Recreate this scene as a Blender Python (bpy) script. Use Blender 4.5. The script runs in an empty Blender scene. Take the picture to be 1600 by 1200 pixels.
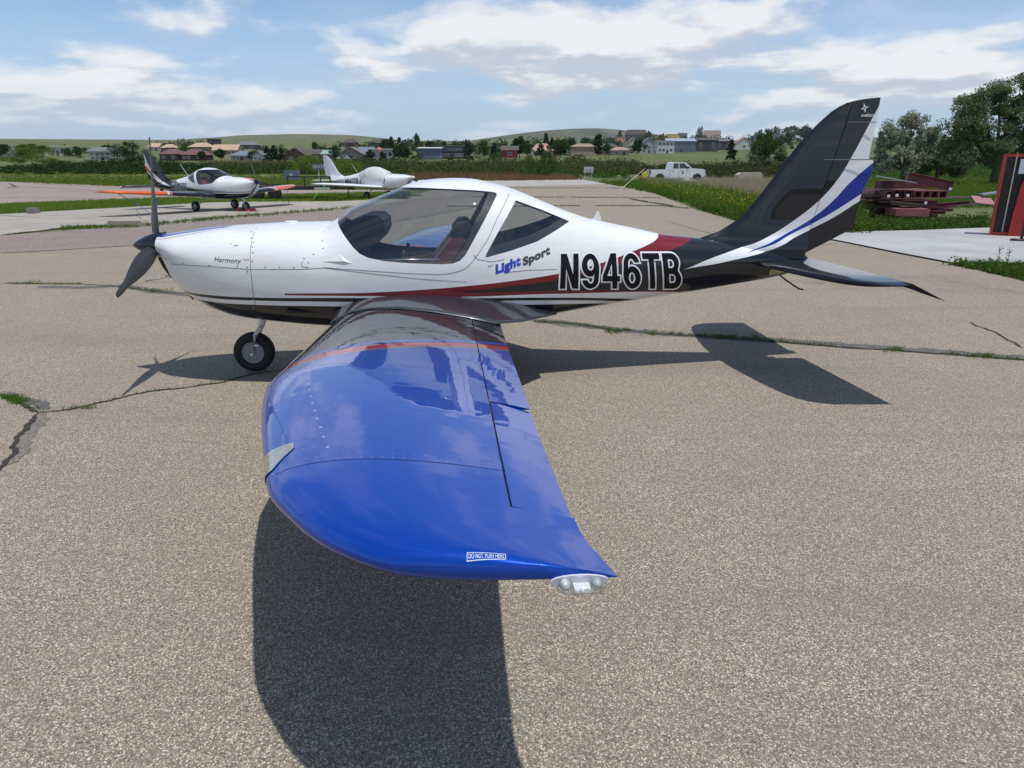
import bpy, bmesh, math, random
import numpy as np
from mathutils import Vector, Matrix, noise as mnoise
from mathutils.geometry import tessellate_polygon
R = math.radians
SC = bpy.context.scene
COL = SC.collection
rnd = random.Random(7)
rng = np.random.default_rng(11)

# ------------------------------------------------------------------ camera
FPX, CAM_H, PITCH = 1105.0, 1.70, math.atan(342/1105.0)
cam_d = bpy.data.cameras.new('camera'); cam = bpy.data.objects.new('camera', cam_d); COL.objects.link(cam)
cam.location = (0, 0, CAM_H); cam.rotation_euler = (math.pi/2-PITCH, 0, 0)
cam_d.sensor_width = 36; cam_d.lens = 36*FPX/1600; cam_d.clip_start = .05; cam_d.clip_end = 20000
SC.camera = cam
# ------------------------------------------------------------------ exposure
SC.view_settings.view_transform = 'Standard'; SC.view_settings.look = 'None'
SC.view_settings.exposure = 0.0; SC.view_settings.gamma = 1; SC.view_settings.use_curve_mapping = False
SC.cycles.max_bounces = 8; SC.cycles.transparent_max_bounces = 12; SC.cycles.transmission_bounces = 6
SC.cycles.glossy_bounces = 4; SC.cycles.diffuse_bounces = 3; SC.cycles.sample_clamp_indirect = 6
# ------------------------------------------------------------------ sun
SUNV = Vector((.213, -.175, 1.0)).normalized()          # towards the sun
sun_d = bpy.data.lights.new('sun', 'SUN'); sun_d.energy = 3.9; sun_d.angle = R(.8); sun_d.color = (1, .965, .915)
sun = bpy.data.objects.new('sun', sun_d); COL.objects.link(sun)
sun.rotation_euler = SUNV.to_track_quat('Z', 'Y').to_euler()
# ------------------------------------------------------------------ sky
W = bpy.data.worlds.new('World'); SC.world = W; W.use_nodes = True

def nodes_of(idb):
    nt = idb.node_tree
    return nt, nt.nodes, nt.links

def build_sky():
    nt, N, Lk = nodes_of(W); N.clear()
    out = N.new('ShaderNodeOutputWorld')
    sky = N.new('ShaderNodeTexSky'); sky.sky_type = 'NISHITA'; sky.sun_disc = False
    sky.sun_elevation = math.asin(SUNV.z); sky.sun_rotation = math.atan2(SUNV.x, SUNV.y)
    sky.air_density = 1.0; sky.dust_density = .35; sky.ozone_density = 1.9; sky.altitude = 1500
    bg = N.new('ShaderNodeBackground'); bg.inputs[1].default_value = .14
    tc = N.new('ShaderNodeTexCoord'); sep = N.new('ShaderNodeSeparateXYZ')
    Lk.new(tc.outputs['Generated'], sep.inputs[0])
    def math_(op, a, b=None, clamp=False):
        m = N.new('ShaderNodeMath'); m.operation = op; m.use_clamp = clamp
        for i, v in enumerate((a, b)):
            if v is None: continue
            if isinstance(v, (int, float)): m.inputs[i].default_value = v
            else: Lk.new(v, m.inputs[i])
        return m.outputs[0]
    z = math_('ABSOLUTE', sep.outputs[2])
    # layered cloud field on the compass circle, flattening towards the horizon
    rr = math_('SQRT', math_('ADD', math_('POWER', sep.outputs[0], 2.), math_('ADD', math_('POWER', sep.outputs[1], 2.), .002)))
    cx = math_('DIVIDE', sep.outputs[0], rr); cy = math_('DIVIDE', sep.outputs[1], rr)
    cz = math_('MULTIPLY', math_('DIVIDE', z, math_('ADD', z, .35)), 2.6)
    def cloud(scale, off, detail, rough, dz):
        cm = N.new('ShaderNodeCombineXYZ'); Lk.new(cx, cm.inputs[0]); Lk.new(cy, cm.inputs[1]); Lk.new(cz, cm.inputs[2])
        mp = N.new('ShaderNodeMapping'); Lk.new(cm.outputs[0], mp.inputs[0])
        mp.inputs['Location'].default_value = (off, off*.7, dz); mp.inputs['Scale'].default_value = (1, 1, .80)
        n = N.new('ShaderNodeTexNoise'); n.inputs['Scale'].default_value = scale; n.inputs['Detail'].default_value = detail
        n.inputs['Roughness'].default_value = rough; n.inputs['Distortion'].default_value = .15
        Lk.new(mp.outputs[0], n.inputs['Vector']); return n.outputs[0]
    a = cloud(4.0, 5.3, 10, .54, 0); b = cloud(4.0, 5.3, 10, .54, .055)
    def ramp(v, p0, p1, c0=0., c1=1.):
        m = N.new('ShaderNodeMapRange'); m.interpolation_type = 'SMOOTHSTEP'
        Lk.new(v, m.inputs[0]); m.inputs[1].default_value = p0; m.inputs[2].default_value = p1
        m.inputs[3].default_value = c0; m.inputs[4].default_value = c1; return m.outputs[0]
    dens = math_('MULTIPLY', ramp(a, .425, .57), ramp(z, .20, .42, 1., .30))
    lit = ramp(math_('SUBTRACT', a, b), -.05, .05)
    thin = ramp(cloud(2.0, 9.1, 6, .6, 2), .4, .75, 0, .35)
    mixc = N.new('ShaderNodeMix'); mixc.data_type = 'RGBA'
    mixc.inputs[6].default_value = (.60, .67, .77, 1); mixc.inputs[7].default_value = (.97, .98, 1.0, 1)
    Lk.new(lit, mixc.inputs[0])
    # pale horizon veil
    veil = ramp(z, .0, .19, .88, .0)
    mh = N.new('ShaderNodeMixShader'); bh = N.new('ShaderNodeBackground'); bh.inputs[0].default_value = (.38, .50, .68, 1); bh.inputs[1].default_value = 1
    Lk.new(sky.outputs[0], bg.inputs[0]); Lk.new(veil, mh.inputs[0]); Lk.new(bg.outputs[0], mh.inputs[1]); Lk.new(bh.outputs[0], mh.inputs[2])
    bc = N.new('ShaderNodeBackground'); Lk.new(mixc.outputs[2], bc.inputs[0]); bc.inputs[1].default_value = .92
    cover = math_('MAXIMUM', math_('MULTIPLY', dens, ramp(z, .015, .10, .25, .95)), math_('MULTIPLY', thin, math_('MULTIPLY', ramp(z, .0, .1, .3, 1.), ramp(z, .12, .3, 1., .08))))
    ms = N.new('ShaderNodeMixShader'); Lk.new(cover, ms.inputs[0]); Lk.new(mh.outputs[0], ms.inputs[1]); Lk.new(bc.outputs[0], ms.inputs[2])
    Lk.new(ms.outputs[0], out.inputs[0])
build_sky()

# ------------------------------------------------------------------ helpers
def tag(o, label=None, cat=None, group=None, kind=None):
    if label: o['label'] = label
    if cat: o['category'] = cat
    if group: o['group'] = group
    if kind: o['kind'] = kind
    return o
def empty(name, loc=(0, 0, 0), rz=0, scale=1):
    o = bpy.data.objects.new(name, None); COL.objects.link(o); o.location = loc; o.rotation_euler = (0, 0, rz)
    o.scale = (scale,)*3; o.empty_display_size = .2
    return o
def link_mesh(name, me, parent=None, loc=None, rot=None):
    o = bpy.data.objects.new(name, me); COL.objects.link(o)
    if parent is not None: o.parent = parent
    if loc is not None: o.location = loc
    if rot is not None: o.rotation_euler = rot
    return o
def mk(name, verts, faces, mat, parent=None, smooth=False, sharp=None, mi=None, loc=None, rot=None):
    me = bpy.data.meshes.new(name); me.from_pydata([tuple(v) for v in verts], [], [tuple(f) for f in faces]); 
    for m in (mat if isinstance(mat, (list, tuple)) else [mat]): me.materials.append(m)
    if mi is not None: me.polygons.foreach_set('material_index', np.array(mi, dtype=np.int32))
    if smooth:
        me.shade_smooth()
        if sharp: me.set_sharp_from_angle(angle=R(sharp))
    me.update()
    return link_mesh(name, me, parent, loc, rot)
def tri_mesh(name, V, F, mat, parent=None, smooth=False):
    """V (n,3) float, F (m,k) int arrays, all faces with the same vertex count"""
    V = np.asarray(V, np.float32); F = np.asarray(F, np.int32); k = F.shape[1]
    me = bpy.data.meshes.new(name or 'mesh'); me.vertices.add(len(V)); me.vertices.foreach_set('co', V.ravel())
    me.loops.add(F.size); me.loops.foreach_set('vertex_index', F.ravel())
    me.polygons.add(len(F)); me.polygons.foreach_set('loop_start', np.arange(0, F.size, k, dtype=np.int32))
    me.polygons.foreach_set('loop_total', np.full(len(F), k, np.int32))
    me.materials.append(mat); me.update(calc_edges=True)
    if smooth: me.shade_smooth()
    return link_mesh(name, me, parent) if name else me
class MB:
    """collects boxes, tubes and prisms into one mesh"""
    def __init__(s): s.v = []; s.f = []; s.m = []; s.cur = 0
    def add(s, vs, fs):
        b = len(s.v); s.v += [tuple(v) for v in vs]; s.f += [tuple(i+b for i in f) for f in fs]; s.m += [s.cur]*len(fs); return s
    def box(s, x0, x1, y0, y1, z0, z1, M=None):
        vs = [Vector(p) for p in ((x0,y0,z0),(x1,y0,z0),(x1,y1,z0),(x0,y1,z0),(x0,y0,z1),(x1,y0,z1),(x1,y1,z1),(x0,y1,z1))]
        if M is not None: vs = [M @ v for v in vs]
        return s.add(vs, [(0,3,2,1),(4,5,6,7),(0,1,5,4),(1,2,6,5),(2,3,7,6),(3,0,4,7)])
    def tube(s, pts, r, n=8, cap=True):
        pts = [Vector(p) for p in pts]; rs = r if isinstance(r, (list, tuple)) else [r]*len(pts)
        vs = []; fs = []
        for i, p in enumerate(pts):
            d = (pts[min(i+1, len(pts)-1)]-pts[max(i-1, 0)]).normalized()
            u = d.cross(Vector((0, 0, 1)) if abs(d.z) < .95 else Vector((1, 0, 0))).normalized(); w = d.cross(u)
            for k in range(n):
                a = 2*math.pi*k/n; vs.append(p+(u*math.cos(a)+w*math.sin(a))*rs[i])
        for i in range(len(pts)-1):
            for k in range(n):
                a = i*n+k; b = i*n+(k+1) % n; fs.append((a, b, b+n, a+n))
        if cap: fs += [tuple(range(n))[::-1], tuple((len(pts)-1)*n+k for k in range(n))]
        return s.add(vs, fs)
    def rev(s, prof, n=24, axis='x', c=(0, 0, 0)):
        """prof: (t, r) along the axis"""
        vs = []; fs = []
        for t, r in prof:
            for k in range(n):
                a = 2*math.pi*k/n; p, q = r*math.cos(a), r*math.sin(a)
                vs.append({'x': (c[0]+t, c[1]+p, c[2]+q), 'y': (c[0]+p, c[1]+t, c[2]+q), 'z': (c[0]+p, c[1]+q, c[2]+t)}[axis])
        for i in range(len(prof)-1):
            for k in range(n):
                a = i*n+k; b = i*n+(k+1) % n; fs.append((a, b, b+n, a+n))
        fs += [tuple(range(n))[::-1], tuple((len(prof)-1)*n+k for k in range(n))]
        return s.add(vs, fs)
    def prism(s, poly, y0, y1, plane='xz'):
        n = len(poly)
        P = lambda a, b, t: {'xz': (a, t, b), 'xy': (a, b, t), 'yz': (t, a, b)}[plane]
        vs = [P(a, b, y0) for a, b in poly]+[P(a, b, y1) for a, b in poly]
        fs = [tuple(range(n))[::-1], tuple(range(n, 2*n))]+[(i, (i+1) % n, (i+1) % n+n, i+n) for i in range(n)]
        return s.add(vs, fs)
    def build(s, name, mat, parent=None, smooth=False, sharp=None, **k):
        o = mk(name, s.v, s.f, mat, parent, smooth, sharp, mi=(s.m if isinstance(mat, (list, tuple)) else None), **k)
        bm = bmesh.new(); bm.from_mesh(o.data); bmesh.ops.recalc_face_normals(bm, faces=bm.faces); bm.to_mesh(o.data); bm.free()
        if smooth:
            o.data.shade_smooth()
            if sharp: o.data.set_sharp_from_angle(angle=R(sharp))
        return o
def copy_tree(o, parent=None):
    c = o.copy(); COL.objects.link(c)
    if parent is not None: c.parent = parent
    for ch in list(o.children): copy_tree(ch, c)
    return c

# ------------------------------------------------------------------ materials
MATS = {}
def new_mat(name):
    m = bpy.data.materials.new(name); m.use_nodes = True; nt, N, Lk = nodes_of(m)
    return m, N, Lk, N['Principled BSDF']
def node_kit(N, Lk):
    def mth(op, a, b=None, c=None, clamp=False):
        m = N.new('ShaderNodeMath'); m.operation = op; m.use_clamp = clamp
        for i, v in enumerate((a, b, c)):
            if v is None: continue
            if isinstance(v, (int, float)): m.inputs[i].default_value = v
            else: Lk.new(v, m.inputs[i])
        return m.outputs[0]
    def mix(f, a, b):
        m = N.new('ShaderNodeMix'); m.data_type = 'RGBA'
        for i, v in ((0, f), (6, a), (7, b)):
            if isinstance(v, (int, float)): m.inputs[i].default_value = v
            elif isinstance(v, tuple): m.inputs[i].default_value = v if len(v) == 4 else v+(1,)
            else: Lk.new(v, m.inputs[i])
        return m.outputs[2]
    def noise(scale, detail=4, rough=.55, vec=None, dist=0):
        n = N.new('ShaderNodeTexNoise'); n.inputs['Scale'].default_value = scale; n.inputs['Detail'].default_value = detail
        n.inputs['Roughness'].default_value = rough; n.inputs['Distortion'].default_value = dist
        if vec is not None: Lk.new(vec, n.inputs['Vector'])
        return n.outputs[0]
    def rng_(v, a, b, c=0., d=1., smooth=True):
        m = N.new('ShaderNodeMapRange'); m.interpolation_type = 'SMOOTHSTEP' if smooth else 'LINEAR'
        Lk.new(v, m.inputs[0])
        for i, q in enumerate((a, b, c, d)): m.inputs[i+1].default_value = q
        return m.outputs[0]
    return mth, mix, noise, rng_
def flat(name, col, rough=.6, metal=0., coat=0., var=.0, vscale=4., bump=0., bscale=40., spec=.5, cior=1.5):
    if name in MATS: return MATS[name]
    m, N, Lk, P = new_mat(name); mth, mix, noise, rg = node_kit(N, Lk)
    P.inputs['Roughness'].default_value = rough; P.inputs['Metallic'].default_value = metal
    P.inputs['Coat Weight'].default_value = coat; P.inputs['Coat Roughness'].default_value = .03
    P.inputs['Specular IOR Level'].default_value = spec; P.inputs['Coat IOR'].default_value = cior
    P.inputs['Base Color'].default_value = tuple(col)+(1,)
    tc = N.new('ShaderNodeTexCoord').outputs['Object']
    if var:
        f = rg(noise(vscale, 6, .6, tc), .3, .7)
        Lk.new(mix(f, tuple(c*(1-var) for c in col), tuple(min(1, c*(1+var)) for c in col)), P.inputs['Base Color'])
    if bump:
        b = N.new('ShaderNodeBump'); b.inputs['Strength'].default_value = bump; b.inputs['Distance'].default_value = .01
        Lk.new(noise(bscale, 4, .6, tc), b.inputs['Height']); Lk.new(b.outputs[0], P.inputs['Normal'])
    MATS[name] = m; return m
def glass_mat(name, tint, refl=1.0):
    if name in MATS: return MATS[name]
    m = bpy.data.materials.new(name); m.use_nodes = True; nt, N, Lk = nodes_of(m); N.clear()
    out = N.new('ShaderNodeOutputMaterial'); t = N.new('ShaderNodeBsdfTransparent'); t.inputs[0].default_value = tint+(1,)
    g = N.new('ShaderNodeBsdfGlossy'); g.inputs['Roughness'].default_value = .01; g.inputs[0].default_value = (refl,)*3+(1,)
    # thin pane: same Fresnel share from both sides
    ge = N.new('ShaderNodeNewGeometry'); dp = N.new('ShaderNodeVectorMath'); dp.operation = 'DOT_PRODUCT'
    Lk.new(ge.outputs['Normal'], dp.inputs[0]); Lk.new(ge.outputs['Incoming'], dp.inputs[1])
    mth, mix_, noise_, rg_ = node_kit(N, Lk)
    co = mth('ABSOLUTE', dp.outputs['Value']); fr = mth('MULTIPLY_ADD', mth('POWER', mth('SUBTRACT', 1, co, clamp=True), 5.), .90, .085, clamp=True)
    mx = N.new('ShaderNodeMixShader'); Lk.new(fr, mx.inputs[0]); Lk.new(t.outputs[0], mx.inputs[1]); Lk.new(g.outputs[0], mx.inputs[2])
    Lk.new(mx.outputs[0], out.inputs[0]); MATS[name] = m; return m

WHITE = (.74, .76, .78); DARK = (.0065, .0075, .013); BLACK = (.005, .0055, .008); RED = (.16, .004, .010); BLUE = (.001, .020, .27); ORANGE = (.72, .12, .02)
def fcurve(N, Lk, xin, pts, XS=6.4, ZS=2.4):
    """z(x) boundary as a Float Curve, in metres"""
    mth, mix, noise, rg = node_kit(N, Lk)
    c = N.new('ShaderNodeFloatCurve'); cu = c.mapping.curves[0]; c.mapping.use_clip = False
    pts = sorted(pts)
    P = [(x/XS, z/ZS) for x, z in pts]
    cu.points[0].location = P[0]; cu.points[1].location = P[-1]
    for p in P[1:-1]: cu.points.new(*p)
    c.mapping.extend = 'HORIZONTAL'; c.mapping.update()
    Lk.new(mth('DIVIDE', xin, XS), c.inputs['Value'])
    return mth('MULTIPLY', c.outputs[0], ZS)
L_C1 = [(1.30,.745),(1.573,.751),(2.0,.765),(2.345,.782),(2.67,.803),(3.0,.827),(3.4,.867),(3.6,.899),(3.768,.935),(3.96,.988),(4.06,1.022),(4.18,1.062),(4.278,1.102),(4.33,1.14),(4.36,1.3),(4.5,1.9),(6.3,2.3)]
L_C2 = [(1.3,.70),(2.5,.745),(2.669,.761),(3.0,.787),(3.4,.821),(3.6,.853),(3.844,.895),(3.959,.926),(4.09,.957),(4.381,1.021),(4.548,1.074),(4.62,1.11),(4.66,1.3),(4.8,1.9),(6.3,2.3)]
L_C3 = [(1.3,.755),(2.6,.757),(2.9,.748),(3.4,.735),(4.03,.702),(4.785,.662),(6.3,.5)]
L_C4 = [(1.3,.741),(2.06,.735),(2.67,.722),(3.37,.711),(4.79,.63),(6.3,.3)]
L_C5 = [(.3,.74),(.6,.728),(1.17,.718),(1.72,.722),(3.37,.680),(4.22,.600),(6.3,.2)]
L_C6 = [(.3,.716),(.6,.702),(1.16,.693),(1.57,.693),(3.37,.657),(4.22,.568),(6.3,.15)]
L_C7 = [(.3,.685),(.6,.667),(1.15,.656),(1.56,.655),(3.38,.620),(4.22,.545),(6.3,.1)]
S_A = [(4.52,.865),(4.56,.880),(4.746,.949),(4.92,1.0),(5.15,1.06),(5.3,1.118),(5.506,1.244),(5.721,1.419),(5.861,1.586),(5.971,1.792),(6.075,2.02),(6.2,2.3)]
S_B = [(5.08,.984),(5.305,1.068),(5.52,1.174),(5.678,1.27),(5.831,1.397),(5.977,1.56),(6.2,1.75)]
S_C = [(5.08,.984),(5.308,1.046),(5.523,1.147),(5.684,1.222),(5.843,1.307),(6.072,1.449),(6.2,1.53)]
S_D = [(4.52,.865),(4.56,.874),(4.8,.906),(4.974,.937),(5.1,.958),(5.312,1.007),(5.528,1.107),(5.689,1.181),(5.85,1.259),(6.085,1.402),(6.2,1.47)]
def paint_setup(P, coat=1.0, rough=.32, ior=1.5):
    P.inputs['Coat Weight'].default_value = coat; P.inputs['Coat Roughness'].default_value = .015
    P.inputs['Coat IOR'].default_value = ior; P.inputs['Roughness'].default_value = rough; P.inputs['Specular IOR Level'].default_value = .12
def body_paint(name, accent, accent2, swoosh, plain=False):
    """airframe side livery, read from the local x (aft) and z (up) of the aircraft"""
    m, N, Lk, P = new_mat(name); mth, mix, noise, rg = node_kit(N, Lk); paint_setup(P)
    tc = N.new('ShaderNodeTexCoord'); s = N.new('ShaderNodeSeparateXYZ'); Lk.new(tc.outputs['Object'], s.inputs[0]); x, y, z = s.outputs
    if plain:
        Lk.new(mix(rg(noise(3, 5, .6, tc.outputs['Object']), .3, .8), WHITE, (.70, .72, .73)), P.inputs['Base Color']); MATS[name] = m; return m
    below = lambda pts: mth('LESS_THAN', z, fcurve(N, Lk, x, pts))
    xgt = lambda v: mth('GREATER_THAN', x, v)
    mpd = N.new('ShaderNodeMapping'); Lk.new(tc.outputs['Object'], mpd.inputs[0]); mpd.inputs['Scale'].default_value = (.8, 1, 5)
    c = mix(rg(noise(3.0, 7, .7, mpd.outputs[0]), .35, .8), WHITE, (.66, .66, .65))
    nose = mth('MULTIPLY', mth('GREATER_THAN', z, fcurve(N, Lk, x, [(.2,1.148),(.296,1.153),(.4,1.170),(.525,1.189),(.678,1.212),(.816,1.2285),(.9,1.26),(1.2,1.5),(6.3,2.3)])), mth('LESS_THAN', x, .95))
    nose2 = mth('MULTIPLY', mth('GREATER_THAN', z, fcurve(N, Lk, x, [(.2,1.138),(.296,1.143),(.4,1.160),(.525,1.180),(.678,1.206),(.816,1.2245),(.9,1.25),(1.2,1.5),(6.3,2.3)])), mth('LESS_THAN', x, .95))
    nose3 = mth('MULTIPLY', mth('GREATER_THAN', z, fcurve(N, Lk, x, [(.2,1.136),(.296,1.140),(.4,1.157),(.525,1.177),(.678,1.204),(.816,1.2235),(.9,1.25),(1.2,1.5),(6.3,2.3)])), mth('LESS_THAN', x, .95))
    c = mix(nose3, c, RED if not swoosh == ORANGE else ORANGE); c = mix(nose2, c, WHITE); c = mix(nose, c, swoosh)
    on = xgt(1.30)
    c = mix(mth('MULTIPLY', below(L_C1), on), c, accent)
    c = mix(mth('MULTIPLY', below(L_C2), xgt(2.5)), c, DARK)
    c = mix(mth('MULTIPLY', below(L_C3), on), c, accent2)
    c = mix(below(L_C4), c, WHITE)
    c = mix(below(L_C5), c, BLACK); c = mix(below(L_C6), c, WHITE); c = mix(below(L_C7), c, BLACK)
    lateral = mth('GREATER_THAN', x, 4.52)
    c = mix(mth('MULTIPLY', below(S_A), lateral), c, WHITE)
    a2 = xgt(5.08)
    c = mix(mth('MULTIPLY', below(S_B), a2), c, swoosh); c = mix(mth('MULTIPLY', below(S_C), a2), c, WHITE)
    c = mix(mth('MULTIPLY', below(S_D), lateral), c, DARK)
    Lk.new(c, P.inputs['Base Color'])
    MATS[name] = m; return m
def wing_paint(name, tip, stripe, plain=False):
    """dark inner wing, diagonal stripes, coloured outer panel"""
    m, N, Lk, P = new_mat(name); mth, mix, noise, rg = node_kit(N, Lk); paint_setup(P, rough=.34, ior=1.38)
    tc = N.new('ShaderNodeTexCoord'); s = N.new('ShaderNodeSeparateXYZ'); Lk.new(tc.outputs['Object'], s.inputs[0]); x, y, z = s.outputs
    if plain: P.inputs['Base Color'].default_value = WHITE+(1,)
    else:
        d = mth('SUBTRACT', mth('ABSOLUTE', y), mth('MULTIPLY_ADD', x, -.68, 3.89))
        st = lambda v: mth('GREATER_THAN', d, v)
        c = mix(st(-.15), DARK, tip); c = mix(st(-.08), c, DARK); c = mix(st(-.05), c, stripe)
        c = mix(st(.06), c, (.10, .11, .13)); c = mix(st(.10), c, tip)
        Lk.new(c, P.inputs['Base Color']); P.inputs['Metallic'].default_value = .25
        # very slight waviness of the thin sheet skin
        b = N.new('ShaderNodeBump'); b.inputs['Strength'].default_value = .13; b.inputs['Distance'].default_value = .01
        Lk.new(noise(5, 2, .5, tc.outputs['Object']), b.inputs['Height']); Lk.new(b.outputs[0], P.inputs['Coat Normal'])
    MATS[name] = m; return m
rubber = flat('rubber', (.012, .012, .013), .75, bump=.3, bscale=60)
alloy = flat('grey_alloy', (.20, .22, .25), .42, .4)
gear_white = flat('gear_white', (.66, .68, .70), .35, coat=.6)
black_plastic = flat('black_plastic', (.012, .013, .015), .45)
gap_dark = flat('gap_dark', (.05, .055, .06), .8)
steel = flat('bright_steel', (.55, .55, .56), .28, .9)
blade_mat = flat('blade_composite', (.028, .030, .034), .42, .1, .35, var=.15, vscale=12)
spinner_mat = flat('spinner_dark', (.006, .009, .018), .28, 0, 1.0, spec=.1)

# ------------------------------------------------------------------ aircraft shape functions
def pchip(xs, ys):
    xs = np.array(xs, float); ys = np.array(ys, float)
    hh = np.diff(xs); d = np.diff(ys)/hh
    m = np.zeros_like(xs); m[0] = d[0]; m[-1] = d[-1]
    for i in range(1, len(xs)-1):
        if d[i-1]*d[i] > 0:
            w1 = 2*hh[i]+hh[i-1]; w2 = hh[i]+2*hh[i-1]; m[i] = (w1+w2)/(w1/d[i-1]+w2/d[i])
    def fn(x):
        x = np.clip(np.asarray(x, float), xs[0], xs[-1])
        k = np.clip(np.searchsorted(xs, x, side='right')-1, 0, len(xs)-2); t = (x-xs[k])/hh[k]
        return ((2*t**3-3*t**2+1)*ys[k]+(t**3-2*t**2+t)*hh[k]*m[k]+(-2*t**3+3*t**2)*ys[k+1]+(t**3-t**2)*hh[k]*m[k+1])
    return fn
ZT = pchip([.24,.46,.665,.98,1.24,1.60,1.675,1.79,1.93,2.14,2.235,2.345,2.485,2.62,2.755,2.89,3.075,3.31,3.53,3.74,3.94,4.155,4.35,4.63,4.85,5.1,5.4,5.66],
           [1.165,1.193,1.222,1.241,1.255,1.262,1.293,1.372,1.430,1.509,1.550,1.579,1.595,1.600,1.595,1.571,1.523,1.431,1.342,1.273,1.231,1.186,1.145,1.112,1.085,1.05,1.0,.955])
ZB = pchip([.24,.275,.305,.345,.41,.50,.64,.82,1.05,1.35,1.63,2.1,2.9,3.27,3.68,4.09,4.54,5.03,5.34,5.5,5.66],
           [1.0,.965,.88,.76,.690,.625,.550,.495,.465,.440,.425,.420,.435,.465,.520,.575,.633,.705,.752,.785,.83])
HW = pchip([.24,.33,.40,.50,.65,.85,1.1,1.5,1.9,2.4,2.8,3.2,3.6,4.0,4.5,5.0,5.4,5.66],
           [.16,.25,.305,.35,.405,.455,.49,.54,.57,.585,.56,.48,.39,.31,.235,.17,.11,.055])
ZM = pchip([.24,.4,.6,1.0,1.6,2.2,3.0,3.6,4.3,5.0,5.66],
           [1.08,1.04,.98,.90,.86,.84,.82,.84,.88,.90,.90])
NT = pchip([.24,.6,1.2,1.7,2.2,3.0,3.8,4.6,5.66],[2.0,2.2,2.4,2.2,2.1,2.1,2.0,2.1,2.1])
NB = pchip([.24,.5,.9,1.6,3.0,4.5,5.66],[2.0,2.2,2.5,3.0,2.9,2.5,2.2])
def YS(x, z):
    x = np.asarray(x, float); z = np.asarray(z, float); zt, zb, zm, w = ZT(x), ZB(x), ZM(x), HW(x)
    t = np.where(z > zm, (z-zm)/(zt-zm), (zm-z)/(zm-zb)); n = np.where(z > zm, NT(x), NB(x))
    return w*np.maximum(0, 1-np.clip(t, 0, 1)**n)**(1/n)
def FIMP(x, y, z):
    zt, zb, zm, w = ZT(x), ZB(x), ZM(x), HW(x)
    t = np.where(z > zm, (z-zm)/(zt-zm), (zm-z)/(zm-zb)); n = np.where(z > zm, NT(x), NB(x))
    return (np.abs(y)/w)**n+np.abs(t)**n
def FNORM(P):
    x, y, z = P[:, 0], P[:, 1], P[:, 2]; e = 2e-3
    xm = np.clip(x, .245, 5.655)
    g = np.stack([FIMP(xm+e, y, z)-FIMP(xm-e, y, z), FIMP(xm, y+e, z)-FIMP(xm, y-e, z), FIMP(xm, y, z+e)-FIMP(xm, y, z-e)], 1)
    return g/np.maximum(1e-9, np.linalg.norm(g, axis=1))[:, None]
def convex_hull(pts):
    pts = sorted(set(pts)); cr = lambda o, a, b: (a[0]-o[0])*(b[1]-o[1])-(a[1]-o[1])*(b[0]-o[0])
    lo = []
    for p in pts:
        while len(lo) > 1 and cr(lo[-2], lo[-1], p) <= 0: lo.pop()
        lo.append(p)
    up = []
    for p in reversed(pts):
        while len(up) > 1 and cr(up[-2], up[-1], p) <= 0: up.pop()
        up.append(p)
    return lo[:-1]+up[:-1]
def smooth_poly(pts, it=1):
    for _ in range(it):
        q = []
        for i, a in enumerate(pts):
            b = pts[(i+1) % len(pts)]
            q += [(a[0]*.75+b[0]*.25, a[1]*.75+b[1]*.25), (a[0]*.25+b[0]*.75, a[1]*.25+b[1]*.75)]
        pts = q
    return pts
GLASS_P = convex_hull([(1.655,1.34),(1.70,1.27),(1.775,1.19),(1.81,1.145),(1.85,1.095),(1.894,1.056),(1.956,1.026),(2.076,1.002),(2.27,.985),(2.512,.975),(2.6,.979),(2.65,.997),(2.69,1.034),(2.735,1.105),(2.838,1.29),(2.955,1.475),(2.952,1.49),(2.914,1.499),(2.772,1.512),(2.572,1.522),(2.371,1.530),(2.19,1.532),(1.64,1.532)])
QUART_P = convex_hull([(3.106,1.433),(3.335,1.351),(3.545,1.265),(3.426,1.204),(3.263,1.125),(3.057,1.065),(2.881,1.024),(2.850,1.020),(2.857,1.046),(2.961,1.218)])
CANOPY_P = convex_hull([(3.085,1.70),(3.07,1.512),(2.954,1.316),(2.869,1.15),(2.737,.976),(2.648,.92),(2.48,.898),(2.1,.905),(1.84,.925),(1.62,.95),(1.585,1.0),(1.60,1.25),(1.66,1.7)])
def inside(poly, x, z):
    n = len(poly)
    return all((poly[(i+1) % n][0]-poly[i][0])*(z-poly[i][1])-(poly[(i+1) % n][1]-poly[i][1])*(x-poly[i][0]) > -1e-6 for i in range(n))
def fus_grid(nx, nt):
    u = np.linspace(0, 1, nx); xs = .24+(5.66-.24)*(.35*u**1.7+.65*u)
    th = np.linspace(0, 2*np.pi, nt, endpoint=False)
    V = []
    for x in xs:
        zt, zb, zm, w, a, b = ZT(x), ZB(x), ZM(x), HW(x), NT(x), NB(x)
        c, s = np.cos(th), np.sin(th); n = np.where(s >= 0, a, b)
        yy = w*np.sign(c)*np.abs(c)**(2/n); zz = zm+np.where(s >= 0, (zt-zm), (zm-zb))*np.sign(s)*np.abs(s)**(2/n)
        V.append(np.stack([np.full(nt, x), yy, zz], 1))
    V = np.concatenate(V); F = []
    for i in range(nx-1):
        for k in range(nt):
            a = i*nt+k; b = i*nt+(k+1) % nt; F.append((a, b, b+nt, a+nt))
    F.append(tuple(range(nt))[::-1]); F.append(tuple((nx-1)*nt+k for k in range(nt)))
    return V, F
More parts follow.
